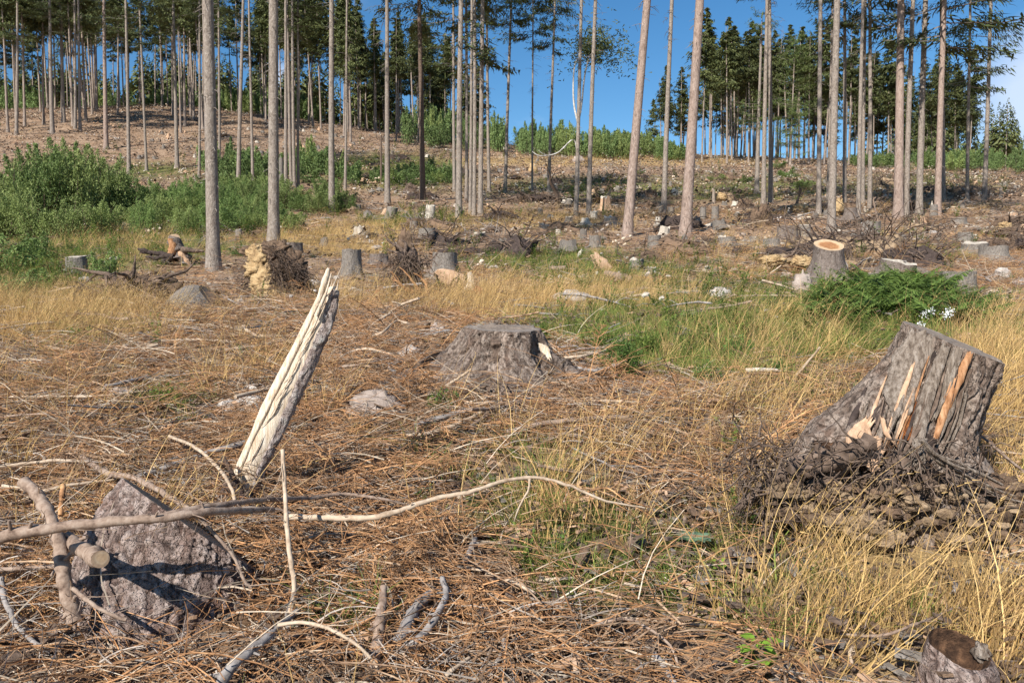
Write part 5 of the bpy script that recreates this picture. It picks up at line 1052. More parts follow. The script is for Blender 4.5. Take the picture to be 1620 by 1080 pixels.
# ------------------------------------------------------------------ uprooted root plates and mounds
def mound(mb, u, v, wpx, hpx, y=None, seed=0, depth=.6, rough=.35, mi=0):
    b = P(u, v); y = b.y; s = y/F; lump(mb, (b.x, b.y+depth*wpx*s*.3, b.z), (wpx*s*.5, wpx*s*.5*depth, hpx*s), seed, rough, 2.4, 36, 20, mi, fine=.12)
    return b, s
def rootplate(u, v, wp, hp, label, mats=('soil', 'root'), nroot=60, up=.6, face=None, name='root_plate', seed=1, mw=1.0, mh=.75, fine=80, rl=.5, faces=None):
    b = P(u, v); s = b.y/F; o = thing(name, label, 'root plate', b)
    mb = MB(); mound(mb, u, v, wp*mw, hp*mh, seed=seed); mb.build('earth', M[mats[0]], o)
    if faces:
        mf = MB()
        for (fu, fv, fw, fh, fy) in faces: lump(mf, at(fu, fv, b.y+fy), (fw*s*.5, .22*fw*s, fh*s*.5), int(fu*3+fv), .6, 3.2, 40, 28, fine=.45)
        mf.build('clay_face', M[face], o)
    W = wp*s; H = hp*s
    for i in range(6):
        a = rng.random()*3.14; q0 = np.array([b.x+rng.normal(0, .12*W), b.y+rng.normal(0, .05), b.z+.35*H]); d = np.array([math.cos(a), -.25+.3*rng.normal(), math.sin(a)*up+.1])
        mr_ = MB(); wander(mr_, q0, d, (.35+.35*rng.random())*max(W, H), .035*W/.8*(.5+.6*rng.random()), .008, 8, .4, .02, 6, .3); mr_.build('root', M[mats[1]], o)
    mb = MB()
    for i in range(fine):
        a = rng.random()*6.283; r = rng.random()**.5; q0 = np.array([b.x+.45*W*r*math.cos(a), b.y-.12*W*rng.random(), b.z+H*(.15+.6*(1-r*.6)*rng.random())]); wander(mb, q0, rng.normal(0, 1, 3)+[0, -.6, -.3], rl*W*(.2+.6*rng.random()), .009*W, .003*W, 6, .6, .2, 3, .15)
    tag(mb.build('fine_root', M[mats[1]], o), kind='stuff')
    if b.y < 30: KEEP.append((b.x, b.y+.2, W*.5))
    return o, b, s
o, b, s = rootplate(432, 470, 84, 100, 'upturned root plate with yellow clay face and brown root fringe, below the second thick trunk', ('soil', 'root'), mw=1.12, mh=.86, seed=3, fine=420, rl=.9, face='clay', faces=[(404, 400, 24, 22, -.5), (410, 412, 32, 26, -.55), (407, 428, 34, 28, -.6), (418, 438, 34, 30, -.64), (413, 450, 30, 24, -.68), (424, 458, 36, 22, -.74), (436, 466, 36, 16, -.8), (450, 472, 34, 10, -.86), (420, 472, 30, 10, -.86)])
mb = MB(); s_ = s
for (fu, fv, fw, fh, fy) in [(462, 432, 44, 60, -.62), (478, 462, 36, 36, -.5), (396, 398, 30, 14, -.35), (438, 396, 40, 26, -.62)]: lump(mb, at(fu, fv, b.y+fy), (fw*s*.5, .2*fw*s, fh*s*.5), int(fu), .6, 3, 36, 24, fine=.35)
mb.build('earth', M['soil'], o); mb = MB()
for i in range(420):
    fu = 425+rng.random()*66; fv = 388+max(0, fu-440)*.9+rng.random()*70; q0 = at(fu, fv, b.y-.8-.15*rng.random()); wander(mb, q0, rng.normal(0, 1, 3)+[.6, -.3, -.25], .1+.35*rng.random(), .007, .003, 7, .75, .12, 3, .2)
tag(mb.build('fine_root', M['root'], o), kind='stuff')
o, b, s = rootplate(641, 466, 66, 104, 'dark antler-topped root plate standing in a heap of orange twigs, left of centre', ('soil', 'root'), mw=.6, mh=.95, seed=5, fine=160, rl=.3, up=.2)
mb = MB()
for q in ([(640, 405), (632, 392), (618, 384), (610, 372)], [(640, 400), (642, 385), (634, 378)], [(645, 405), (655, 392), (650, 384)], [(636, 402), (622, 398), (612, 394)]): rootline(mb, [at(*a, b.y-.1) for a in q], .045, .012, 6, .3, 3)
mb.build('root', M['root'], o)
mb = MB(); rootline(mb, [at(652, 396, b.y-.05), at(658, 420, b.y-.15), at(655, 450, b.y-.2), at(650, 470, b.y-.25)], .085, .04, 9, .45, 4); rootline(mb, [at(636, 400, b.y-.15), at(638, 430, b.y-.25), at(632, 462, b.y-.3)], .07, .04, 9, .45, 4); tag(mb.build('root', M['root_dark'], o), 'thick dark hanging root'); mb = MB()
for i in range(260):
    q0 = at(644+rng.normal(0, 13), 395+rng.random()*62, b.y-.25-.2*rng.random()); wander(mb, q0, rng.normal(0, .7, 3)+[0, -.4, -.7], .15+.35*rng.random(), .009, .003, 7, .6, .2, 3, .2)
tag(mb.build('fine_root', M['root'], o), kind='stuff')
rootplate(215, 478, 150, 60, 'long low mound of earth and roots at left, reaching to the tilted grey stump', ('soil', 'root'), mw=.9, mh=.8, seed=7, fine=160, rl=.35, up=.5)
mb = MB(); b = P(170, 478); o = thing('root', 'dark forked root reaching left over the dry grass from the long mound', 'root', b)
for q in ([(205, 455), (175, 464), (150, 462), (125, 455), (108, 452)], [(150, 462), (132, 468), (118, 464)], [(165, 463), (140, 456), (122, 445)], [(130, 457), (115, 465)]): rootline(mb, [at(*a, b.y-.1) for a in q], .045, .012, 6, .3, 3)
mb.build('branch', M['root_dark'], o)
b = P(272, 418); o = thing('tree_stump', 'short upright cut stump with orange side on black roots, behind the thickest left trunk', 'stump', b); Yb = b.y
mb = MB(); rootline(mb, [at(276, 376, Yb), at(280, 395, Yb), at(288, 412, Yb)], .15, .24, 14, .1, 4); mb.build('bark', M['stump_side'], o)
mb = MB(); G0 = np.array([tuple(at(275.5+9.5*math.cos(a), 375.5-5*math.sin(a), Yb-.02)) for a in np.arange(24)*6.283/24]); g, c_ = cap_mesh(G0, .01, .01, 5); grid_add(mb, g); mb.build('cut_face', M['cut_tan'], o, at0=c_)
mb = MB(); rootline(mb, [at(271, 378, Yb-.1), at(274, 392, Yb-.13), at(270, 405, Yb-.16)], .10, .12, 10, .2, 4); mb.build('bare_side', M['wood_orange'], o)
for q, m_ in (([(285, 398), (292, 408), (300, 418), (306, 424)], 'wood_tan'), ([(288, 395), (305, 397), (325, 398)], 'root'), ([(275, 405), (255, 402), (236, 400), (222, 398)], 'root_dark'), ([(262, 404), (248, 408), (232, 406)], 'root_dark'), ([(270, 408), (258, 415), (262, 420)], 'root_dark'), ([(240, 401), (228, 396), (218, 394)], 'root_dark')):
    mb = MB(); rootline(mb, [at(*a, Yb-.2) for a in q], .09, .03, 7, .3, 3); mb.build('root', M[m_], o)
rootplate(1308, 402, 84, 32, 'black root tangle arching behind the fresh-cut stump', ('root_dark', 'root_dark'), seed=9, fine=100, rl=.4)
rootplate(1247, 428, 90, 34, 'yellow-brown clay mound left of the fresh-cut stump', ('clay2', 'root'), seed=11, fine=60, rl=.3, face='clay', faces=[(1270, 415, 34, 18, -.5), (1225, 412, 40, 14, -.5)], name='earth_mound')
rootplate(1207, 358, 34, 46, 'rusty brown root disc at the foot of the twin pair', ('soil', 'root'), seed=13, fine=100, rl=.8, up=1)
rootplate(1328, 345, 30, 32, 'upturned clay clump right of the flared trunk', ('clay2', 'root'), seed=15, fine=40, face='clay', faces=[(1326, 328, 16, 22, -.6)])
rootplate(1262, 336, 60, 18, 'row of yellow clay clods between the twin pair and the slim trunk', ('clay2', 'root'), seed=17, fine=50, rl=.25, face='clay', faces=[(1268, 330, 24, 12, -.6), (1285, 332, 14, 10, -.6)], name='earth_mound')
rootplate(795, 350, 62, 22, 'dark uprooted roots on the right of the tight trunk cluster', ('root_dark', 'root_dark'), seed=19, fine=90, rl=.35)
rootplate(850, 320, 96, 18, 'long dark brush heap under the free-standing thin trunks', ('root_dark', 'root'), seed=21, fine=140, rl=.25, name='brush_heap')
rootplate(650, 306, 24, 20, 'claw-shaped pale root clump left of the dark flared-base trunk', ('root', 'root'), seed=23, fine=40)
rootplate(482, 372, 30, 30, 'pale claw-like roots at the edge of the scrub, right of the second thick trunk', ('root', 'wood_tan'), seed=25, fine=30, mw=.5, mh=.6)
rootplate(1028, 312, 26, 16, 'small brown root clump between the two thick bare trunks, farther up', ('soil', 'root'), seed=27, fine=40)
rootplate(1148, 318, 40, 20, 'torn orange clay and roots right of the right-hand thick bare trunk', ('clay2', 'root'), seed=29, fine=50, face='clay', faces=[(1140, 312, 18, 12, -.5)])
rootplate(1180, 332, 30, 22, 'shaded earth clump left of the twin pair', ('soil', 'root_dark'), seed=31, fine=40)
rootplate(1600, 366, 60, 34, 'heap of roots and clay at the right edge', ('soil', 'root'), seed=33, fine=120, rl=.5, face='clay', faces=[(1590, 358, 20, 12, -.6)])
rootplate(1560, 330, 36, 14, 'low root heap at the foot of the rightmost slim trunk', ('clay2', 'root'), seed=35, fine=50)
rootplate(1290, 300, 34, 10, 'low dark brush under the green bush on the slope', ('root_dark', 'root'), seed=37, fine=40, name='brush_heap')
rootplate(1395, 300, 26, 18, 'shaded clay clump left of the thickest reddish trunk, farther up', ('clay2', 'root_dark'), seed=39, fine=40)
rootplate(960, 320, 60, 10, 'flat brown brush heap behind the splintered pale stump', ('soil', 'root'), seed=41, fine=60, rl=.3, name='brush_heap')
rootplate(905, 318, 24, 8, 'small brush heap beside the birch-side trunk', ('soil', 'root'), seed=43, fine=30, name='brush_heap')
rootplate(880, 292, 22, 14, 'dark root clump behind the free-standing thin trunks', ('root_dark', 'root_dark'), seed=45, fine=30)
rootplate(555, 318, 26, 16, 'orange-brown root clump left of the grey trunk at centre left', ('clay2', 'root'), seed=47, fine=30)
rootplate(1085, 326, 24, 14, 'root clump behind the right-hand thick bare trunk', ('soil', 'root'), seed=49, fine=30)
rootplate(660, 476, 110, 22, 'heap of rusty twigs round the antler-topped root plate', ('soil', 'tw_orange'), seed=51, fine=400, rl=.35, mh=.7, name='brush_heap')

heap_me = []
for i in range(6):
    mb = MB(); lump(mb, (0, 0, 0), (.5, .32, .2), 60+i, .6, 2.6, 22, 12, fine=.3); heap0 = mb
    for j in range(60):
        a = rng.random()*6.283; r_ = rng.random()**.5; wander(mb, (.45*r_*math.cos(a), .3*r_*math.sin(a), .02+.2*(1-r_)*rng.random()+.05), rng.normal(0, 1, 3)*[1, 1, .6]+[0, 0, .2], .25+.5*rng.random(), .012, .004, 5, .5, .1, 3, .15, 1)
    heap_me.append(mb.mesh('brush_heap_%d' % i, [M[('soil', 'root_dark', 'soil', 'clay2', 'root_dark', 'soil')[i]], M[('root', 'root_dark', 'tw_brown', 'root', 'root', 'tw_grey')[i]]]))
k = 0
while k < 85:
    u = rng.random()*1660-20; v = 215+205*rng.random()**.9
    if (u < 560 and 225 < v < 385) or (u < 230 and v < 390) or (u < 400 and v > 380): continue
    p = P(u, v)
    if p.y > 138: continue
    o = bpy.data.objects.new('brush_heap', heap_me[rng.integers(6)]); C.objects.link(o); o.location = p-Vector((0, 0, .02)); sc_ = (.7+1.1*rng.random())*(1 if p.y < 60 else 1.5); o.scale = (sc_*(1+rng.random()), sc_, sc_*(.7+.9*rng.random())); o.rotation_euler = (0, 0, rng.normal(0, .7))
    tag(o, 'small dark heap of roots and brush on the cleared slope', 'brush heap', 'small heaps of roots and brush on the slope'); k += 1
pebble_me = []
for i in range(4): mb = MB(); lump(mb, (0, 0, 0), (1, .8, .6), 80+i, .4, 1.8, 12, 8, flat=2.2); pebble_me.append(mb.mesh('slope_stone_%d' % i, M[('rock', 'rock_pink', 'clay', 'rock')[i]], smooth=False))
k = 0
while k < 230:
    u = rng.random()*1640-10; v = 205+260*rng.random()**1.2
    if (u < 560 and 225 < v < 385) or (u < 230 and v < 400): continue
    p = P(u, v)
    if p.y > 138: continue
    o = bpy.data.objects.new('stone', pebble_me[rng.integers(4)]); C.objects.link(o); sc_ = (.06+.15*rng.random()**2)*(1 if p.y < 40 else 1.4); o.location = p; o.scale = (sc_,)*3; o.rotation_euler = (0, 0, rng.random()*6)
    tag(o, 'small pale stone lying on the cleared slope', 'stone', 'small stones scattered on the slope'); k += 1

# ------------------------------------------------------------------ rocks
def rock(u, v, wp, hp, label, mat='rock', seed=1):
    b = P(u, v); s = b.y/F; mb = MB(); lump(mb, (b.x, b.y+wp*s*.2, b.z+hp*s*.35), (wp*s*.55, wp*s*.4, hp*s*.95), seed, .3, 1.6, 30, 20, flat=2.6, fine=.05); tag(mb.build('rock', M[mat], at0=b), label, 'rock')
    if b.y < 12: KEEP.append((b.x, b.y+wp*s*.1, wp*s*.7)); KEEP.append((b.x, b.y-wp*s*.4, wp*s*.55))
for i, (u, v, a, h, lb, m_) in enumerate([(649, 573, 36, 20, 'pale angular rock left of the wide centre stump', 'rock'), (187, 640, 42, 20, 'greyish half-buried rock at left', 'rock_pink'), (402, 626, 38, 16, 'white flat rock just left of the leaning split trunk, upper one', 'rock'), (376, 606, 30, 14, 'brownish rounded rock above the white flat rocks', 'rock_pink'),
        (392, 648, 48, 18, 'white flat rock touching the leaning split trunk', 'rock'), (358, 650, 34, 14, 'white rock at the left end of the flat rocks', 'rock'), (592, 658, 80, 28, 'pinkish broad rock in front of the centre stump roots', 'rock_pink'), (692, 532, 26, 16, 'pinkish rock left above the wide centre stump', 'rock_pink'), (440, 662, 30, 18, 'brown rock hidden behind the leaning split trunk', 'rock_pink'),
        (1140, 474, 40, 14, 'pale broken rock in the litter, middle right', 'rock'), (905, 478, 52, 14, 'grey lichen rock in the middle of the clearing', 'rock'), (1120, 430, 14, 7, 'small pale stone right of the lichen-covered stump', 'rock'), (1440, 412, 20, 8, 'pale stone behind the low dark stump', 'rock'), (1590, 440, 26, 12, 'pale stone at the right edge', 'rock'), (1335, 440, 16, 20, 'whitish bark-shard rock left below the fresh-cut stump', 'rock'),
        (1400, 376, 14, 8, 'yellowish stone below the thick reddish trunk', 'clay'), (1345, 460, 12, 8, 'small bluish white stone beside the ferns', 'rock'), (1270, 468, 26, 30, 'grey-white shard at the left foot of the fresh-cut stump', 'rock_pink'), (915, 258, 16, 10, 'light boulder high on the slope, by the free-standing trunks', 'rock_pink'), (843, 272, 12, 12, 'tan boulder on the slope behind the free-standing trunks', 'clay'),
        (380, 482, 14, 8, 'small white stone left below the yellow clay root plate', 'rock'), (1585, 372, 18, 12, 'tan stone beside the root heap at the right edge', 'clay')]): rock(u, v, a, h, lb, m_, i+3)

# ------------------------------------------------------------------ branches and logs one by one
def BP(u, v, h): return at(u, v, h) if h >= 2 else P(u, v, h+(.05 if v < 720 else .015))
def branch(label, pts, r0, r1, mat, twigs=0, name='branch', cut=None, tm=None, hang=False, cat='branch', jit=.12, tl=.14):
    w3 = [BP(u, v, h) for (u, v, h) in pts]
    lo_ = max(pts, key=lambda q_: q_[1]); yr = P(lo_[0], lo_[1]).y
    if yr > 8 and max(q_[2] for q_ in pts) >= .2: w3 = [at(u, v, yr-.05*i) for i, (u, v, h) in enumerate(pts)]
    s = w3[0].y/F; o = thing(name, label, cat, w3[0]); mb = MB(); p = smoothline(w3, 6 if w3[0].y < 6 else 3); k = len(p); R_ = np.linspace(r0*s, r1*s, k)
    if k > 6: p[1:-1] += rng.normal(0, r0*s*.10, (k-2, 3)); R_ = R_*(1+.07*rng.normal(0, 1, k))
    tube(mb, p, R_, 12 if r0 > 5 else 7, jit=jit)
    for j in range(max(2, k//3)):
        i = rng.integers(1, k-1)
        if r0 > 3: a = rng.random()*6.28; d = np.array([math.cos(a), -.4, math.sin(a)]); tube(mb, [p[i], p[i]+d*R_[i]*1.2, p[i]+d*R_[i]*(1.5+rng.random()*1.3)], [R_[i]*.42, R_[i]*.32, R_[i]*.22], 5)
    mb.build('stem', M[mat], o)
    if cut:
        e = p[0] if cut == 'start' else p[-1]; d = (p[0]-p[1]) if cut == 'start' else (p[-1]-p[-2]); d = d/np.linalg.norm(d); rr = R_[0] if cut == 'start' else R_[-1]
        a = np.cross(d, [0, 0, 1]); a /= np.linalg.norm(a); b_ = np.cross(a, d); th = np.arange(16)*6.283/16; G0 = e+d*.002+rr*1.02*(a*np.cos(th)[:, None]+b_*np.sin(th)[:, None])
        mc = MB(); g, c_ = cap_mesh(G0, .001, 0, 5); g2 = e+d*.004+(g-e)*1.0; grid_add(mc, g2); grid_add(mc, g2[:, ::-1]+d*.001); mc.build('cut_end', M['cut_tan'], o, at0=tuple(e))
    if twigs:
        mt = MB()
        for j in range(twigs):
            i = rng.integers(2, k); d = rng.normal(0, 1, 3); d[2] = -abs(d[2])*.7 if hang else d[2]; 
            wander(mt, p[i-1], d+(p[i-1]-p[i-2])/np.linalg.norm(p[i-1]-p[i-2])*.8, tl*(.4+.9*rng.random()), max(.0022, .25*r0*s*.5), .0009, 6, .35, .16 if hang else .0, 4, .3)
        tag(mt.build('twig', M[tm or mat], o), kind='stuff')
    return o
branch('long thick brown branch crossing in front of the front left stump', [(-60, 856, 2.62), (0, 847, 2.62), (150, 827, 2.66), (260, 818, 2.7), (340, 808, 2.8), (432, 806, 3.1)], 11.5, 5.5, 'br_brown', 10)
branch('grey-brown branch forking up from the long thick one, running right', [(232, 824, 2.7), (300, 806, 2.78), (360, 797, 2.9), (420, 790, 3.1), (490, 788, .24), (545, 781, .22), (610, 790, .2), (650, 800, .16)], 6.5, 2.5, 'br_brown', 12)
branch('long pale arching branch with rusty hanging twigs, front centre', [(455, 817, .20), (520, 819, .22), (590, 818, .24), (640, 805, .26), (690, 788, .29), (750, 776, .31), (800, 760, .33), (850, 755, .33), (905, 770, .30), (960, 792, .25), (1020, 803, .2)], 5.5, 1.6, 'br_pale', 46, tm='tw_orange', hang=True, tl=.2)
branch('curved pale twig hanging from the arching branch', [(838, 757, .33), (836, 775, .28), (822, 800, .22), (812, 830, .12)], 2.2, 1, 'br_pale')
branch('rusty forked tip of the arching branch', [(930, 778, .28), (960, 772, .27), (990, 790, .24), (1027, 802, .2)], 1.8, .9, 'tw_orange', 14, tm='tw_orange', tl=.1)
branch('thick steep branch with broken orange tip at far left front', [(38, 762, 3.0), (62, 785, 2.95), (85, 830, 2.88), (98, 880, 2.8), (104, 930, 2.74), (120, 982, 2.72)], 9, 11, 'br_brown', 14, tm='tw_brown')
branch('short log with round cut end resting against the front left stump', [(108, 850, 2.95), (128, 868, 2.75), (158, 884, 2.55)], 10.5, 12, 'br_brown', cut='end', name='log', cat='log')
branch('thin arched twig left of the leaning split trunk', [(268, 690, .10), (310, 708, .2), (345, 740, .26), (365, 770, .24), (372, 792, .2)], 2.6, 2.2, 'br_pale')
branch('upright thin grey stick right of the leaning split trunk', [(447, 711, .48), (450, 760, .42), (453, 820, .33), (459, 880, .24), (466, 930, .14), (459, 968, .06)], 3.2, 4.2, 'br_pale', 3)
branch('thick grey crooked branch at bottom left of centre', [(470, 966, .10), (440, 992, .12), (426, 1006, .13), (395, 1030, .12), (365, 1056, .1), (340, 1100, .05)], 4.5, 9, 'br_grey', 6)
branch('pale thin arc starting at the thick crooked branch', [(440, 988, .14), (480, 984, .16), (520, 994, .17), (560, 1016, .15), (590, 1045, .1), (610, 1080, .05)], 3.4, 2.4, 'br_pale', 4)
branch('brown branch lying across the upper edge of the front left stump', [(130, 722, .12), (150, 737, .14), (175, 750, .17), (215, 757, .2), (262, 782, .2), (300, 806, .18)], 5, 4, 'br_brown', 8)
branch('pale twig entering from the left edge above the front left stump', [(-20, 739, .16), (40, 733, .17), (90, 728, .17), (140, 730, .14)], 3.4, 2.6, 'br_pale', 4)
branch('grey weathered log behind the leaning split trunk', [(205, 757, .06), (250, 744, .07), (310, 722, .08), (378, 703, .08), (420, 692, .05)], 5, 4.5, 'br_grey', 4, name='log', cat='log')
branch('thin grey log below the weathered one behind the split trunk', [(262, 748, .05), (330, 735, .06), (380, 727, .05)], 3, 3.2, 'br_grey', 2)
branch('bent pale branches bundle left of the front left stump', [(5, 768, .12), (60, 776, .15), (110, 767, .16), (185, 758, .14)], 3, 2, 'br_pale', 8)
branch('low brown branch from the left edge under the thick steep one', [(-20, 902, .12), (40, 898, .14), (92, 895, .15)], 4, 3.5, 'br_brown', 8)
branch('curving grey branch at the left edge, running down', [(2, 915, .14), (8, 950, .12), (25, 985, .10), (50, 1012, .08), (80, 1030, .04)], 4.6, 3, 'br_grey', 16, tm='tw_grey')
branch('brown forked stick right of the steep branch, leaning on the front left stump', [(115, 930, 2.65), (140, 950, 2.62), (165, 966, 2.6), (200, 980, 2.6)], 4, 3, 'br_brown', 6)
branch('curved twig along the right edge of the front left stump', [(318, 822, 2.82), (345, 850, 2.82), (370, 880, 2.82), (385, 915, 2.8), (398, 930, 2.8)], 3.2, 2.6, 'br_brown', 4)
branch('orange-tipped stick standing behind the steep branch', [(100, 768, .26), (98, 785, .24), (96, 815, .18)], 4.5, 4, 'tw_orange', 0)
branch('rosy smooth upright log piece at bottom centre', [(607, 928, .16), (603, 965, .13), (598, 1005, .09), (590, 1060, .03)], 6, 10.5, 'br_brown', name='log', cat='log')
branch('thick grey twisted root piece at bottom centre', [(682, 940, .08), (660, 957, .09), (645, 985, .09), (632, 1018, .06)], 8, 10, 'br_grey', jit=.3)
branch('forked grey branch right of the twisted root piece, bottom centre', [(700, 914, .12), (706, 940, .12), (697, 960, .12), (680, 990, .10), (655, 1015, .08), (622, 1040, .04)], 5, 6, 'br_grey', 5)
branch('thin grey bent branch right of bottom centre', [(815, 985, .08), (800, 998, .08), (797, 1025, .07), (785, 1050, .05), (772, 1072, .02)], 4, 3.6, 'br_grey', 4)
branch('pale split stick pointing up at bottom centre', [(742, 1040, .08), (715, 1060, .08), (690, 1082, .05)], 3, 4.5, 'br_pale')
branch('fine white twig crossing at bottom centre', [(636, 1032, .07), (660, 1050, .08), (690, 1075, .07)], 1.8, 2, 'br_pale')
branch('brown curved twig arch right of bottom centre', [(935, 990, .04), (985, 978, .08), (1020, 990, .09), (1060, 1020, .07), (1075, 1060, .02)], 2.6, 2, 'br_brown', 8)
branch('grey half-buried branch at bottom, right of centre', [(1035, 1035, .03), (1055, 1060, .04), (1072, 1090, .03)], 6, 5, 'br_grey', 3)
branch('small grey-white stick lying in the middle foreground', [(853, 917, .03), (885, 915, .04), (908, 914, .03)], 2.6, 2.6, 'br_pale')
branch('second white stick right of the first in the middle foreground', [(988, 922, .03), (1010, 928, .03), (1026, 933, .02)], 2.6, 2, 'br_pale')
branch('grey short broken branch end hanging under the arching branch', [(752, 852, .05), (744, 870, .07), (735, 890, .05)], 4.5, 5, 'br_grey', 2)
branch('long curved twig above the small stump at bottom right', [(1330, 1003, .03), (1390, 1005, .08), (1440, 990, .10), (1500, 965, .08), (1530, 945, .04)], 2.6, 2, 'br_brown', 6)
branch('short pale curved stick at lower right', [(1348, 1050, .02), (1345, 1030, .04), (1360, 1015, .03)], 3.2, 3, 'br_pale')
branch('grey hooked stick in the grass at right front', [(1500, 912, .03), (1512, 925, .08), (1508, 940, .06)], 3.4, 4, 'br_grey')
branch('thin dark twig leaning right of the big stump', [(1530, 672, .1), (1565, 700, .25), (1600, 730, .3), (1640, 760, .3)], 2, 1.6, 'br_brown', 2)
branch('pale branch in front of the wide centre stump', [(643, 690, .03), (690, 682, .04), (740, 664, .05), (766, 650, .04)], 4, 4, 'br_pale', 4)
branch('grey branch just above the pale one in front of the centre stump', [(655, 672, .04), (700, 660, .06), (735, 650, .07), (766, 648, .05)], 4, 5, 'br_grey', 3)
branch('short pale stick leaning on the wide centre stump', [(706, 610, .05), (725, 598, .12), (746, 584, .2)], 2.6, 2, 'br_pale')
branch('long brown branch right of the front of the centre stump', [(800, 684, .04), (860, 670, .06), (930, 662, .06), (1000, 660, .05)], 5, 3.5, 'br_brown', 10)
branch('thin pale branch lying right of the centre stump', [(898, 636, .05), (950, 634, .06), (1010, 636, .05), (988, 636, .03)], 2.8, 2, 'br_pale', 3)
branch('pale branch pair end right of the centre stump roots', [(893, 566, .05), (925, 562, .08), (960, 553, .1)], 2.4, 2, 'br_pale', 2)
branch('weathered branch under the green herb clump', [(905, 580, .04), (940, 586, .06), (965, 582, .05)], 2.8, 2.4, 'br_grey', 2)
branch('pale stick slanting up from the green tufts, middle right', [(1258, 594, .04), (1275, 576, .12), (1297, 549, .28)], 2.6, 1.6, 'br_pale')
branch('white flat wood sliver lying right of the green tufts', [(1180, 586, .03), (1205, 585, .04), (1235, 587, .03)], 4, 3, 'wood_white')
branch('long thin log at left across the litter', [(165, 613, .05), (200, 604, .07), (233, 596, .07)], 3.4, 3.2, 'br_grey', 3)
branch('very long pale stick across the left litter', [(10, 628, .04), (80, 627, .05), (160, 626, .06), (250, 616, .05)], 2.2, 1.8, 'br_pale', 4)
branch('pale stick under the dark bent twig at left', [(72, 548, .03), (95, 552, .05), (115, 560, .03)], 2.6, 2.4, 'br_pale')
branch('dark bent twig sticking out of the left litter', [(222, 527, .28), (245, 540, .2), (252, 548, .1)], 3.2, 3, 'root_dark', 3)
branch('pale branch leading away from the dark bent twig', [(215, 562, .03), (235, 550, .08), (250, 545, .1)], 3, 2.5, 'br_pale', 2)
branch('long pale stick between the dark twig and the split trunk', [(255, 540, .05), (310, 537, .06), (372, 541, .05)], 2.6, 2, 'br_pale', 4)
branch('curved pale branch left of the upper part of the split trunk', [(388, 521, .08), (405, 530, .08), (430, 533, .07), (470, 530, .05)], 3, 2.4, 'br_pale', 2)
branch('long light branch passing behind the split trunk', [(355, 553, .05), (400, 548, .06), (450, 539, .06), (470, 538, .06)], 2.4, 2, 'br_pale', 2)
branch('pale forked branch in the litter left above the centre stump', [(580, 522, .04), (597, 508, .1), (618, 496, .14)], 2.6, 2.4, 'br_pale', 2)
branch('second pale branch beside the forked one, left above the centre stump', [(590, 532, .05), (608, 524, .1), (626, 508, .12), (645, 511, .08)], 2.6, 2.2, 'br_pale', 2)
branch('light stick right of the split trunk tip', [(604, 486, .04), (635, 481, .08), (670, 470, .1)], 2.4, 1.6, 'br_pale', 1)
branch('pale horizontal branch right of the split trunk', [(540, 560, .04), (580, 552, .07), (625, 562, .05)], 2.4, 2, 'br_pale', 3)
branch('curved branch below the pale horizontal one, right of the split trunk', [(540, 580, .05), (585, 574, .07), (620, 560, .06)], 2.6, 1.8, 'br_brown', 3)
branch('thin branch leaning from the antler-topped root plate to the right', [(660, 424, .5), (690, 436, .3), (714, 450, .05)], 1.8, 1.4, 'br_brown')
branch('pale pole lying in front of the grey stump behind ferns', [(1405, 442, .1), (1440, 438, .12), (1470, 440, .1)], 2.2, 2, 'br_pale', 1)
branch('pale pole in front of the broad grey stump', [(1415, 450, .06), (1455, 450, .08), (1490, 456, .06)], 1.8, 1.8, 'br_pale', 1)
branch('light branch slanting left of the clay mound, middle right', [(1208, 441, .05), (1222, 430, .15), (1236, 420, .3)], 1.6, 1.2, 'br_pale')
branch('short round log lying in the grass, middle of the clearing', [(868, 425, .08), (895, 424, .08)], 4, 4, 'br_brown', cut='start', name='log', cat='log')
branch('log with orange cut end facing right, middle right of the clearing', [(960, 433, .1), (993, 441, .12)], 5.5, 6.5, 'br_brown', cut='end', name='log', cat='log')
branch('fallen pale pole across the litter under the right-hand trunks', [(1505, 328, .4), (1530, 330, .4), (1550, 329, .4)], 2, 2, 'wood_pale', name='log', cat='log')
branch('thin bare sapling stem bending at the right edge above the grey stumps', [(1590, 345, 1.2), (1605, 352, .9), (1615, 362, .5)], 1, .8, 'br_pale')
branch('slim leaning dead stem in front of the right group', [(1391, 366, 0), (1388, 345, .6), (1382, 318, 1.3), (1386, 312, 1.4)], 1.6, .8, 'br_brown')
branch('thin dead stem bowing over the right stumps', [(1545, 446, .0), (1530, 415, .6), (1522, 396, 1.0)], 1, .8, 'br_pale')
def slab(label, pts, wid, mat, y=None, name='wood_slab', cat='wood piece', off=.0):
    b = P(pts[0][0], pts[0][1]); w3 = [at(u, v, b.y-.04*i) for i, (u, v, h) in enumerate(pts)]; s = b.y/F; o = tag(bpy.data.objects.new(name, None), label, cat); C.objects.link(o); o.location = b
    mb = MB(); strip(mb, w3, [x*s for x in wid], .03 if b.y > 8 else .01, .3, 4, across=7); mb.build('wood', M[mat], o); return o
slab('rust-red bark slab leaning on the striped grey stump', [(745, 462, .02), (715, 445, .2), (690, 430, .4)], [30, 34, 12], 'wood_tan')
slab('yellow upright splinter of split log, left of centre behind the clearing litter', [(738, 468, .0), (745, 450, .3), (743, 432, .6)], [22, 12, 7], 'wood_pale')
slab('orange sawn block end beside the yellow splinter', [(757, 476, .0), (758, 462, .2), (752, 455, .3)], [20, 18, 8], 'wood_orange')
slab('orange chip of wood at the left foot of the yellow splinter', [(728, 466, .0), (735, 460, .1)], [16, 8], 'wood_orange')
slab('orange-red broken bark slab standing in the grass, middle right of the clearing', [(962, 428, .0), (950, 416, .25), (938, 402, .5)], [18, 22, 10], 'wood_tan')
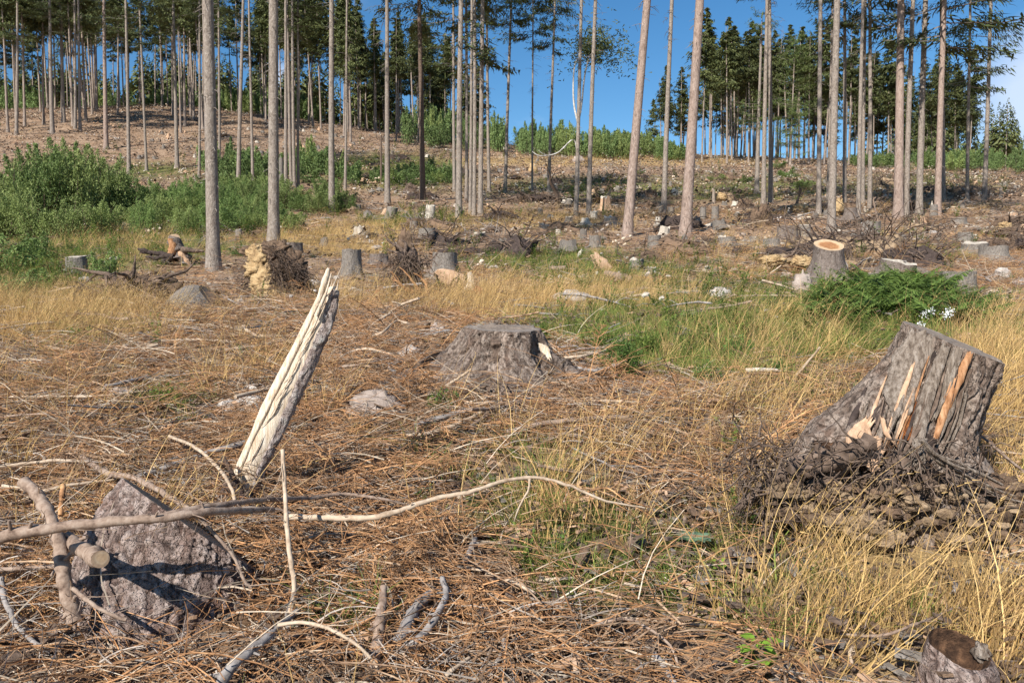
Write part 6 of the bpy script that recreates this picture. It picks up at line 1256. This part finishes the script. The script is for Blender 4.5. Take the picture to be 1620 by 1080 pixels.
slab('pale splinter leaning left of the orange-red slab', [(914, 408, .0), (918, 400, .2), (921, 395, .3)], [4, 6, 3], 'wood_white')
slab('upright splinter on the pale stump in the upper clearing', [(960, 316, .2), (964, 305, .6), (967, 298, .9)], [5, 4, 2], 'wood_tan')
slab('pale slab leaning at the splintered stump, upper clearing', [(955, 320, .2), (962, 316, .4), (967, 313, .6)], [3, 5, 4], 'wood_pale')
slab('flat tan wood chip lying left of the split trunk foot', [(308, 668, .02), (322, 666, .04), (335, 663, .03)], [4, 7, 5], 'wood_orange')
slab('broad white root wood lying near the right thick trunks', [(1112, 359, .1), (1132, 356, .15), (1155, 359, .1)], [6, 9, 5], 'wood_white')
slab('white flake near the twin pair', [(1240, 355, .2), (1250, 362, .15), (1262, 366, .1)], [5, 5, 3], 'wood_white')
slab('pale plank leaning in clods under the slim trunk', [(1275, 345, .2), (1300, 347, .25), (1318, 349, .2)], [6, 8, 5], 'wood_pale')
slab('white post piece in the shade of the right group', [(1270, 336, .3), (1273, 330, .5), (1276, 322, .8)], [6, 8, 7], 'wood_white')

# ------------------------------------------------------------------ plants
def fern(u, v, hp, label, group):
    b = P(u, v); s = b.y/F; H = hp*s; mb = MB()
    for i in range(9):
        a = i*.7+rng.random()*.5; L = H*(.9+.4*rng.random()); q = np.linspace(0, 1, 12); el = 1.42-.55*rng.random()
        px = L*(math.cos(el)*q+.35*q**2); pz = L*(math.sin(el)*q-.30*q**2.4); p = np.stack([px*math.cos(a), px*math.sin(a), pz], 1); tube(mb, p, np.linspace(.006, .002, 12), 3, 1, cap=False)
        k = 22; qq = np.linspace(.15, .98, k); bb = np.stack([np.interp(qq, q, p[:, c]) for c in range(3)], 1); wl = L*.26*np.sin(np.pi*(qq*.85+.12))
        for sg in (-1, 1):
            side = np.array([-math.sin(a), math.cos(a), 0])*sg; fw = np.array([math.cos(a), math.sin(a), 0])*.45; ribbons(mb, bb, np.tile(side+fw+[0, 0, .05], (k, 1))+rng.normal(0, .08, (k, 3)), wl, wl*.28, .25*np.ones(k), 2, 0, bdir=np.tile([0, 0, -1.], (k, 1)), face=np.tile([0, 0, 1.], (k, 1))+rng.normal(0, .2, (k, 3)))
    o = mb.build('fern', [M['fern'], M['forb']], smooth=False, at0=(0, 0, 0)); o.location = b; o.rotation_euler = (0, 0, rng.random()*6); return tag(o, label, 'fern', group)
for i in range(56):
    u = 1292+245*rng.random(); v = 472+50*rng.random()-(10 if 1340 < u < 1460 else 0)
    fern(u, v, 40+26*rng.random(), 'bright green fern in the lush patch behind the big right stump', 'ferns of the lush patch')
for i, (u, v) in enumerate([(1463, 497), (1474, 492), (1497, 496), (1505, 492), (1501, 499), (1455, 515)]):
    b = P(u, v, .35); mb = MB(); n = 34; ribbons(mb, rng.normal(0, .02, (n, 3)), rng.normal(0, 1, (n, 3))+[0, 0, .8], np.full(n, .014), np.full(n, .012), np.zeros(n), 1, 0, face=rng.normal(0, 1, (n, 3))); tube(mb, [(0, 0, 0), (0, 0, -.38)], [.004, .004], 3, 1)
    o = mb.build('white_flower', [M['flower'], M['forb']], smooth=False, at0=(0, 0, 0)); o.location = b; tag(o, 'small white umbel flower standing among the ferns', 'flower', 'white flowers among the ferns')
def herb(u, v, hp, wp, label, mat='gr_green', nst=34, lf=.022, name='herb'):
    b = P(u, v); s = b.y/F; H = hp*s; W = wp*s*.5; o = thing(name, label, 'plant', b); mb = MB(); ml = MB()
    for i in range(nst):
        a = rng.random()*6.283; r = math.sqrt(rng.random()); top = np.array([b.x+W*r*math.cos(a), b.y+W*r*math.sin(a), b.z+H*(.6+.4*rng.random())*(1.1-.45*r)]); p0 = np.array([b.x+W*.35*r*math.cos(a), b.y+W*.35*r*math.sin(a), b.z-.02])
        tube(mb, [p0, (p0+top)/2, top], [.004, .003, .0015], 3, cap=False); n = 34; q = .2+.8*rng.random(n); bb = p0+(top-p0)*q[:, None]+rng.normal(0, .012, (n, 3)); ribbons(ml, bb, rng.normal(0, 1, (n, 3))+[0, 0, .6], lf*(.7+.8*rng.random(n)), lf*.45*np.ones(n), .2*np.ones(n), 1, 0, face=rng.normal(0, .5, (n, 3))+[0, 0, 1])
    mb.build('stem', M['forb'], o); tag(ml.build('foliage', M[mat], o, smooth=False), kind='stuff')
herb(985, 600, 84, 70, 'tall feathery dark green herb right of the wide centre stump', 'forb', 46)
herb(960, 552, 50, 70, 'yellow-green herb clump behind the feathery herb', 'gr_green', 40)
herb(1015, 562, 52, 60, 'light green herb clump right of the feathery herb', 'gr_green', 40)
herb(862, 540, 36, 40, 'small green herb clump behind the wide centre stump', 'gr_green', 24)
herb(1120, 612, 46, 60, 'low grey-green herb left of the grassy tufts', 'forb', 30)
herb(1165, 575, 60, 60, 'green herb beside the long-stalked grass tufts', 'forb', 34)
herb(700, 655, 50, 60, 'fresh green herb in the litter in front of the centre stump', 'forb', 24)
herb(262, 645, 46, 46, 'small green herb left of the white flat rocks', 'gr_green', 20)
herb(130, 545, 34, 60, 'green herb at the edge of the left dry grass', 'forb', 26)
herb(1230, 600, 40, 50, 'green herb below the grassy tufts, middle right', 'forb', 24)
herb(780, 408, 20, 40, 'small green plant by the low touching stumps', 'forb', 12); herb(925, 432, 24, 30, 'small green plant left of the orange-red slab', 'forb', 14)
def leafplant(u, v, r_, n, L, W, el, mat, label, tiers=1):
    b = P(u, v); KEEP.append((b.x, b.y-.03, L*1.15*b.y/F)); s = b.y/F; o = thing('seedling', label, 'plant', b)
    mb = MB(); tube(mb, [b-Vector((0, 0, .02)), b+Vector((0, 0, r_*s*.8))], [.004, .003], 5); mb.build('stem', M['forb'], o)
    for i in range(n):
        a = i*2.4+rng.random()*.5; h = r_*s*.8*(i/n if tiers > 1 else .5); d = np.array([math.cos(a), math.sin(a), el]); d /= np.linalg.norm(d); side = np.array([-math.sin(a), math.cos(a), 0]); q = np.linspace(0, 1, 7)
        l_ = L*s*(.8+.4*rng.random()); w_ = W*s*np.sin(np.pi*np.clip(q*.93+.05, 0, 1)); c0 = np.array(b)+[0, 0, h]+l_*(.25+q)[:, None]*d+np.array([0, 0, -1])*(.35*l_*q**2)[:, None]
        ml = MB(); G = np.stack([c0-side*w_[:, None]+[0, 0, .25]*w_[:, None], c0, c0+side*w_[:, None]+[0, 0, .25]*w_[:, None]], 1); grid_add(ml, G, wrap=False); ml.build('leaf', M[mat], o)
leafplant(1098, 872, 20, 11, 34, 8, .9, 'blue_leaf', 'blue-green rosette of broad pointed leaves, right front')
leafplant(1200, 1062, 60, 16, 34, 12, .5, 'bright', 'bright green seedling with oval leaves at the bottom right', 2)
leafplant(1140, 908, 24, 9, 24, 7, .4, 'bright', 'small bright green seedling right of the blue-green rosette', 2)
leafplant(1160, 850, 12, 6, 14, 5, .3, 'gr_green', 'tiny light green seedling above the blue-green rosette', 2)
def tuft(u, v, hp, nb, label, mats, lean=.2, heads=0, spread=.14, wd=.0055):
    b = P(u, v); s = b.y/F; global rng; o = grass_proto('grass_tuft', 0, nb, hp*s, wd, spread, .6, mats, lean, heads); o.name = 'grass_tuft'; C.objects.link(o); o.location = b; return tag(o, label, 'grass tuft')
tuft(1345, 566, 80, 190, 'bright green grass tuft right front of the ferns', ['gr_green', 'gr_yel'], .1, 0, .2, .009)
tuft(1300, 560, 75, 170, 'green grass tuft with pale stalks left of the brightest tuft', ['gr_green', 'gr_yel', 'straw'], .2, 10, .2, .009)
tuft(1250, 580, 90, 170, 'tall mixed green and straw tuft in the middle right', ['gr_green', 'straw', 'gr_yel'], .25, 14, .2, .009)
tuft(1180, 528, 70, 130, 'light green tuft left of the ferns with straw stalks', ['gr_yel', 'gr_green', 'straw'], .2, 10, .2, .010)
tuft(1225, 510, 80, 120, 'straw-coloured tall tuft left of the ferns', ['straw', 'gr_yel'], .3, 16, .2, .010)
tuft(1400, 560, 60, 130, 'green tuft behind the left shoulder of the big right stump', ['gr_green', 'gr_dark'], .1, 0, .18, .009)
tuft(560, 985, 34, 120, 'fresh green grass tuft at bottom, left of centre', ['gr_green', 'gr_green'], .0, 0, .05, .003)
tuft(1320, 900, 150, 120, 'tall straw tuft in front of the big right stump', ['straw', 'straw', 'straw_dull'], .02, 14, .07, .0035)

# ------------------------------------------------------------------ the litter and the grass, uncountable
cl = lambda a: np.clip(a, 0, 1)
B1 = [(2.1, 4.5, 1), (4.5, 8, 1), (8, 14, 1.15), (14, 26, 1.6), (26, 50, 2.2), (50, 140, 3.2)]
def bd(ds, sc=None): return [(a, b_, d, (sc[i] if sc else s_)) for i, ((a, b_, s_), d) in enumerate(zip(B1, ds)) if d > 0]
# needles, chips and bark bits everywhere
a = collect(bd([110, 60, 22, 7, 3, .9]), lambda s, g, l, u, v, x, y: .35+.5*(nz_(x, y, 1.1, 3) > .5)+0*x, 1.0, 6, .1, .02, keep=.6)
scatter('bark_chips', chip, *a, 'loose bark bits and wood chips strewn over the ground', 'litter')
a = collect(bd([200, 120, 44, 12, 3.4, 1.1], [.95, 1.0, 1.2, 1.5, 1.8, 1.9]), lambda s, g, l, u, v, x, y: cl(.34+.7*l+1.7*(nz_(x, y, .7, 8)-.5)-.5*g-.3*s), 1.0, 7, .18, .05, keep=.7)
scatter('fine_twigs', curl, *a, 'fine grey and brown twigs covering the ground', 'litter')
a = collect(bd([60, 24, 6, 1.2, .25, 0], [1, 1.05, 1.3, 1.8, 2.5, 3]), lambda s, g, l, u, v, x, y: cl(-.10+.8*l+2.0*(nz_(x, y, 1.0, 12)-.5)-.55*g-.4*s), 1.0, 6, .45, .12)
scatter('spruce_sprays', spray_o, *a, 'rusty dead spruce sprays piled over the ground', 'litter')
a = collect([(2.2, 5, 3.4, .5), (5, 9, 3.4, .95), (9, 16, 2.2, 1.4), (16, 30, .7, 1.4), (30, 60, .2, 2.0), (60, 135, .07, 2.2)], lambda s, g, l, u, v, x, y: cl(.35+.6*l-.2*g), 1.0, 6, .12, .08)
scatter('loose_sticks', stick, *a, 'loose sticks lying in all directions over the clearing', 'litter')
# grasses
def strawp(s, g, l, u, v, x, y): return cl(1.15*s-.1+1.0*(nz_(x, y, .9, 22)-.45))
a = collect(bd([110, 80, 36, 14, 5, .9], [1, 1, 1.05, 1.2, 1.4, 1.9]), strawp, 1.0, 5, .1)
a[1][:, 2] = rng.normal(.15, .8, len(a[0])); scatter('dry_grass', straw_p, *a, 'dry yellow grass leaning to the right', 'grass')
a = collect(bd([26, 16, 8, 3, .8, .12], [.7, .75, .9, 1.2, 1.8, 2.4]), lambda s, g, l, u, v, x, y: cl(.04+.65*s+.7*(nz_(x, y, .7, 31)-.5)), 1.0, 4, .15)
scatter('matted_grass', mat_p, *a, 'matted dead grass lying between the twigs', 'grass')
def greenp(s, g, l, u, v, x, y): return cl(1.0*g-.22+1.1*(nz_(x, y, .8, 41)-.45))
a = collect(bd([100, 75, 34, 12, 3, .4], [.85, .9, 1.05, 1.3, 1.7, 2.2]), greenp, 1.0, 6, .12)
scatter('green_grass', green_p, *a, 'green grass growing through the litter', 'grass')
a = collect(bd([50, 36, 16, 5, 1.5, .25], [1, 1, 1.2, 1.8, 2.6, 3.6]), lambda s, g, l, u, v, x, y: cl(.04+.7*g+1.2*(nz_(x, y, .6, 47)-.56)), 1.0, 3, .1)
scatter('low_green_growth', low_p, *a, 'low green growth close to the soil', 'ground cover')
a = collect(bd([5, 6, 5, 3, 1.2, .12], [.6, .8, 1, 1.4, 2, 3]), lambda s, g, l, u, v, x, y: cl(.7*g-.1+1.0*(nz_(x, y, .8, 53)-.5)), 1.0, 5, .1)
scatter('small_herbs', forb_p, *a, 'small leafy herbs among the grass', 'ground cover')
# pale bits on the far slope
a = collect([(30, 60, .8, 2.3), (60, 139, .8, 3.4)], lambda s, g, l, u, v, x, y: .8+0*x, 1.0, 6, .3, .1)
scatter('slope_debris', chip, *a, 'pale wood debris scattered over the far slope', 'litter')

pale = []
for i in range(4):
    mb = MB()
    for s_ in range(8):
        c0 = np.array([rng.normal(0, .3), rng.normal(0, .3), .03]); lump(mb, c0, (.02+.05*rng.random(), .02+.03*rng.random(), .015+.03*rng.random()), i*9+s_, .5, 2, 7, 5)
    pale.append(proto(mb, 'fragment', i, [M[('wood_white', 'wood_tan', 'rock', 'wood_pale')[i]]]))
a = collect([(9, 16, .12, .8), (16, 30, .16, 1), (30, 60, .2, 1.0), (60, 139, .24, 1.8)], lambda s, g, l, u, v, x, y: cl(.1+1.6*(nz_(x, y, 3, 71)-.35)), 1.0, 4, .3, .1)
scatter('wood_fragments', pale, *a, 'pale broken wood fragments and stones strewn over the slope', 'litter')
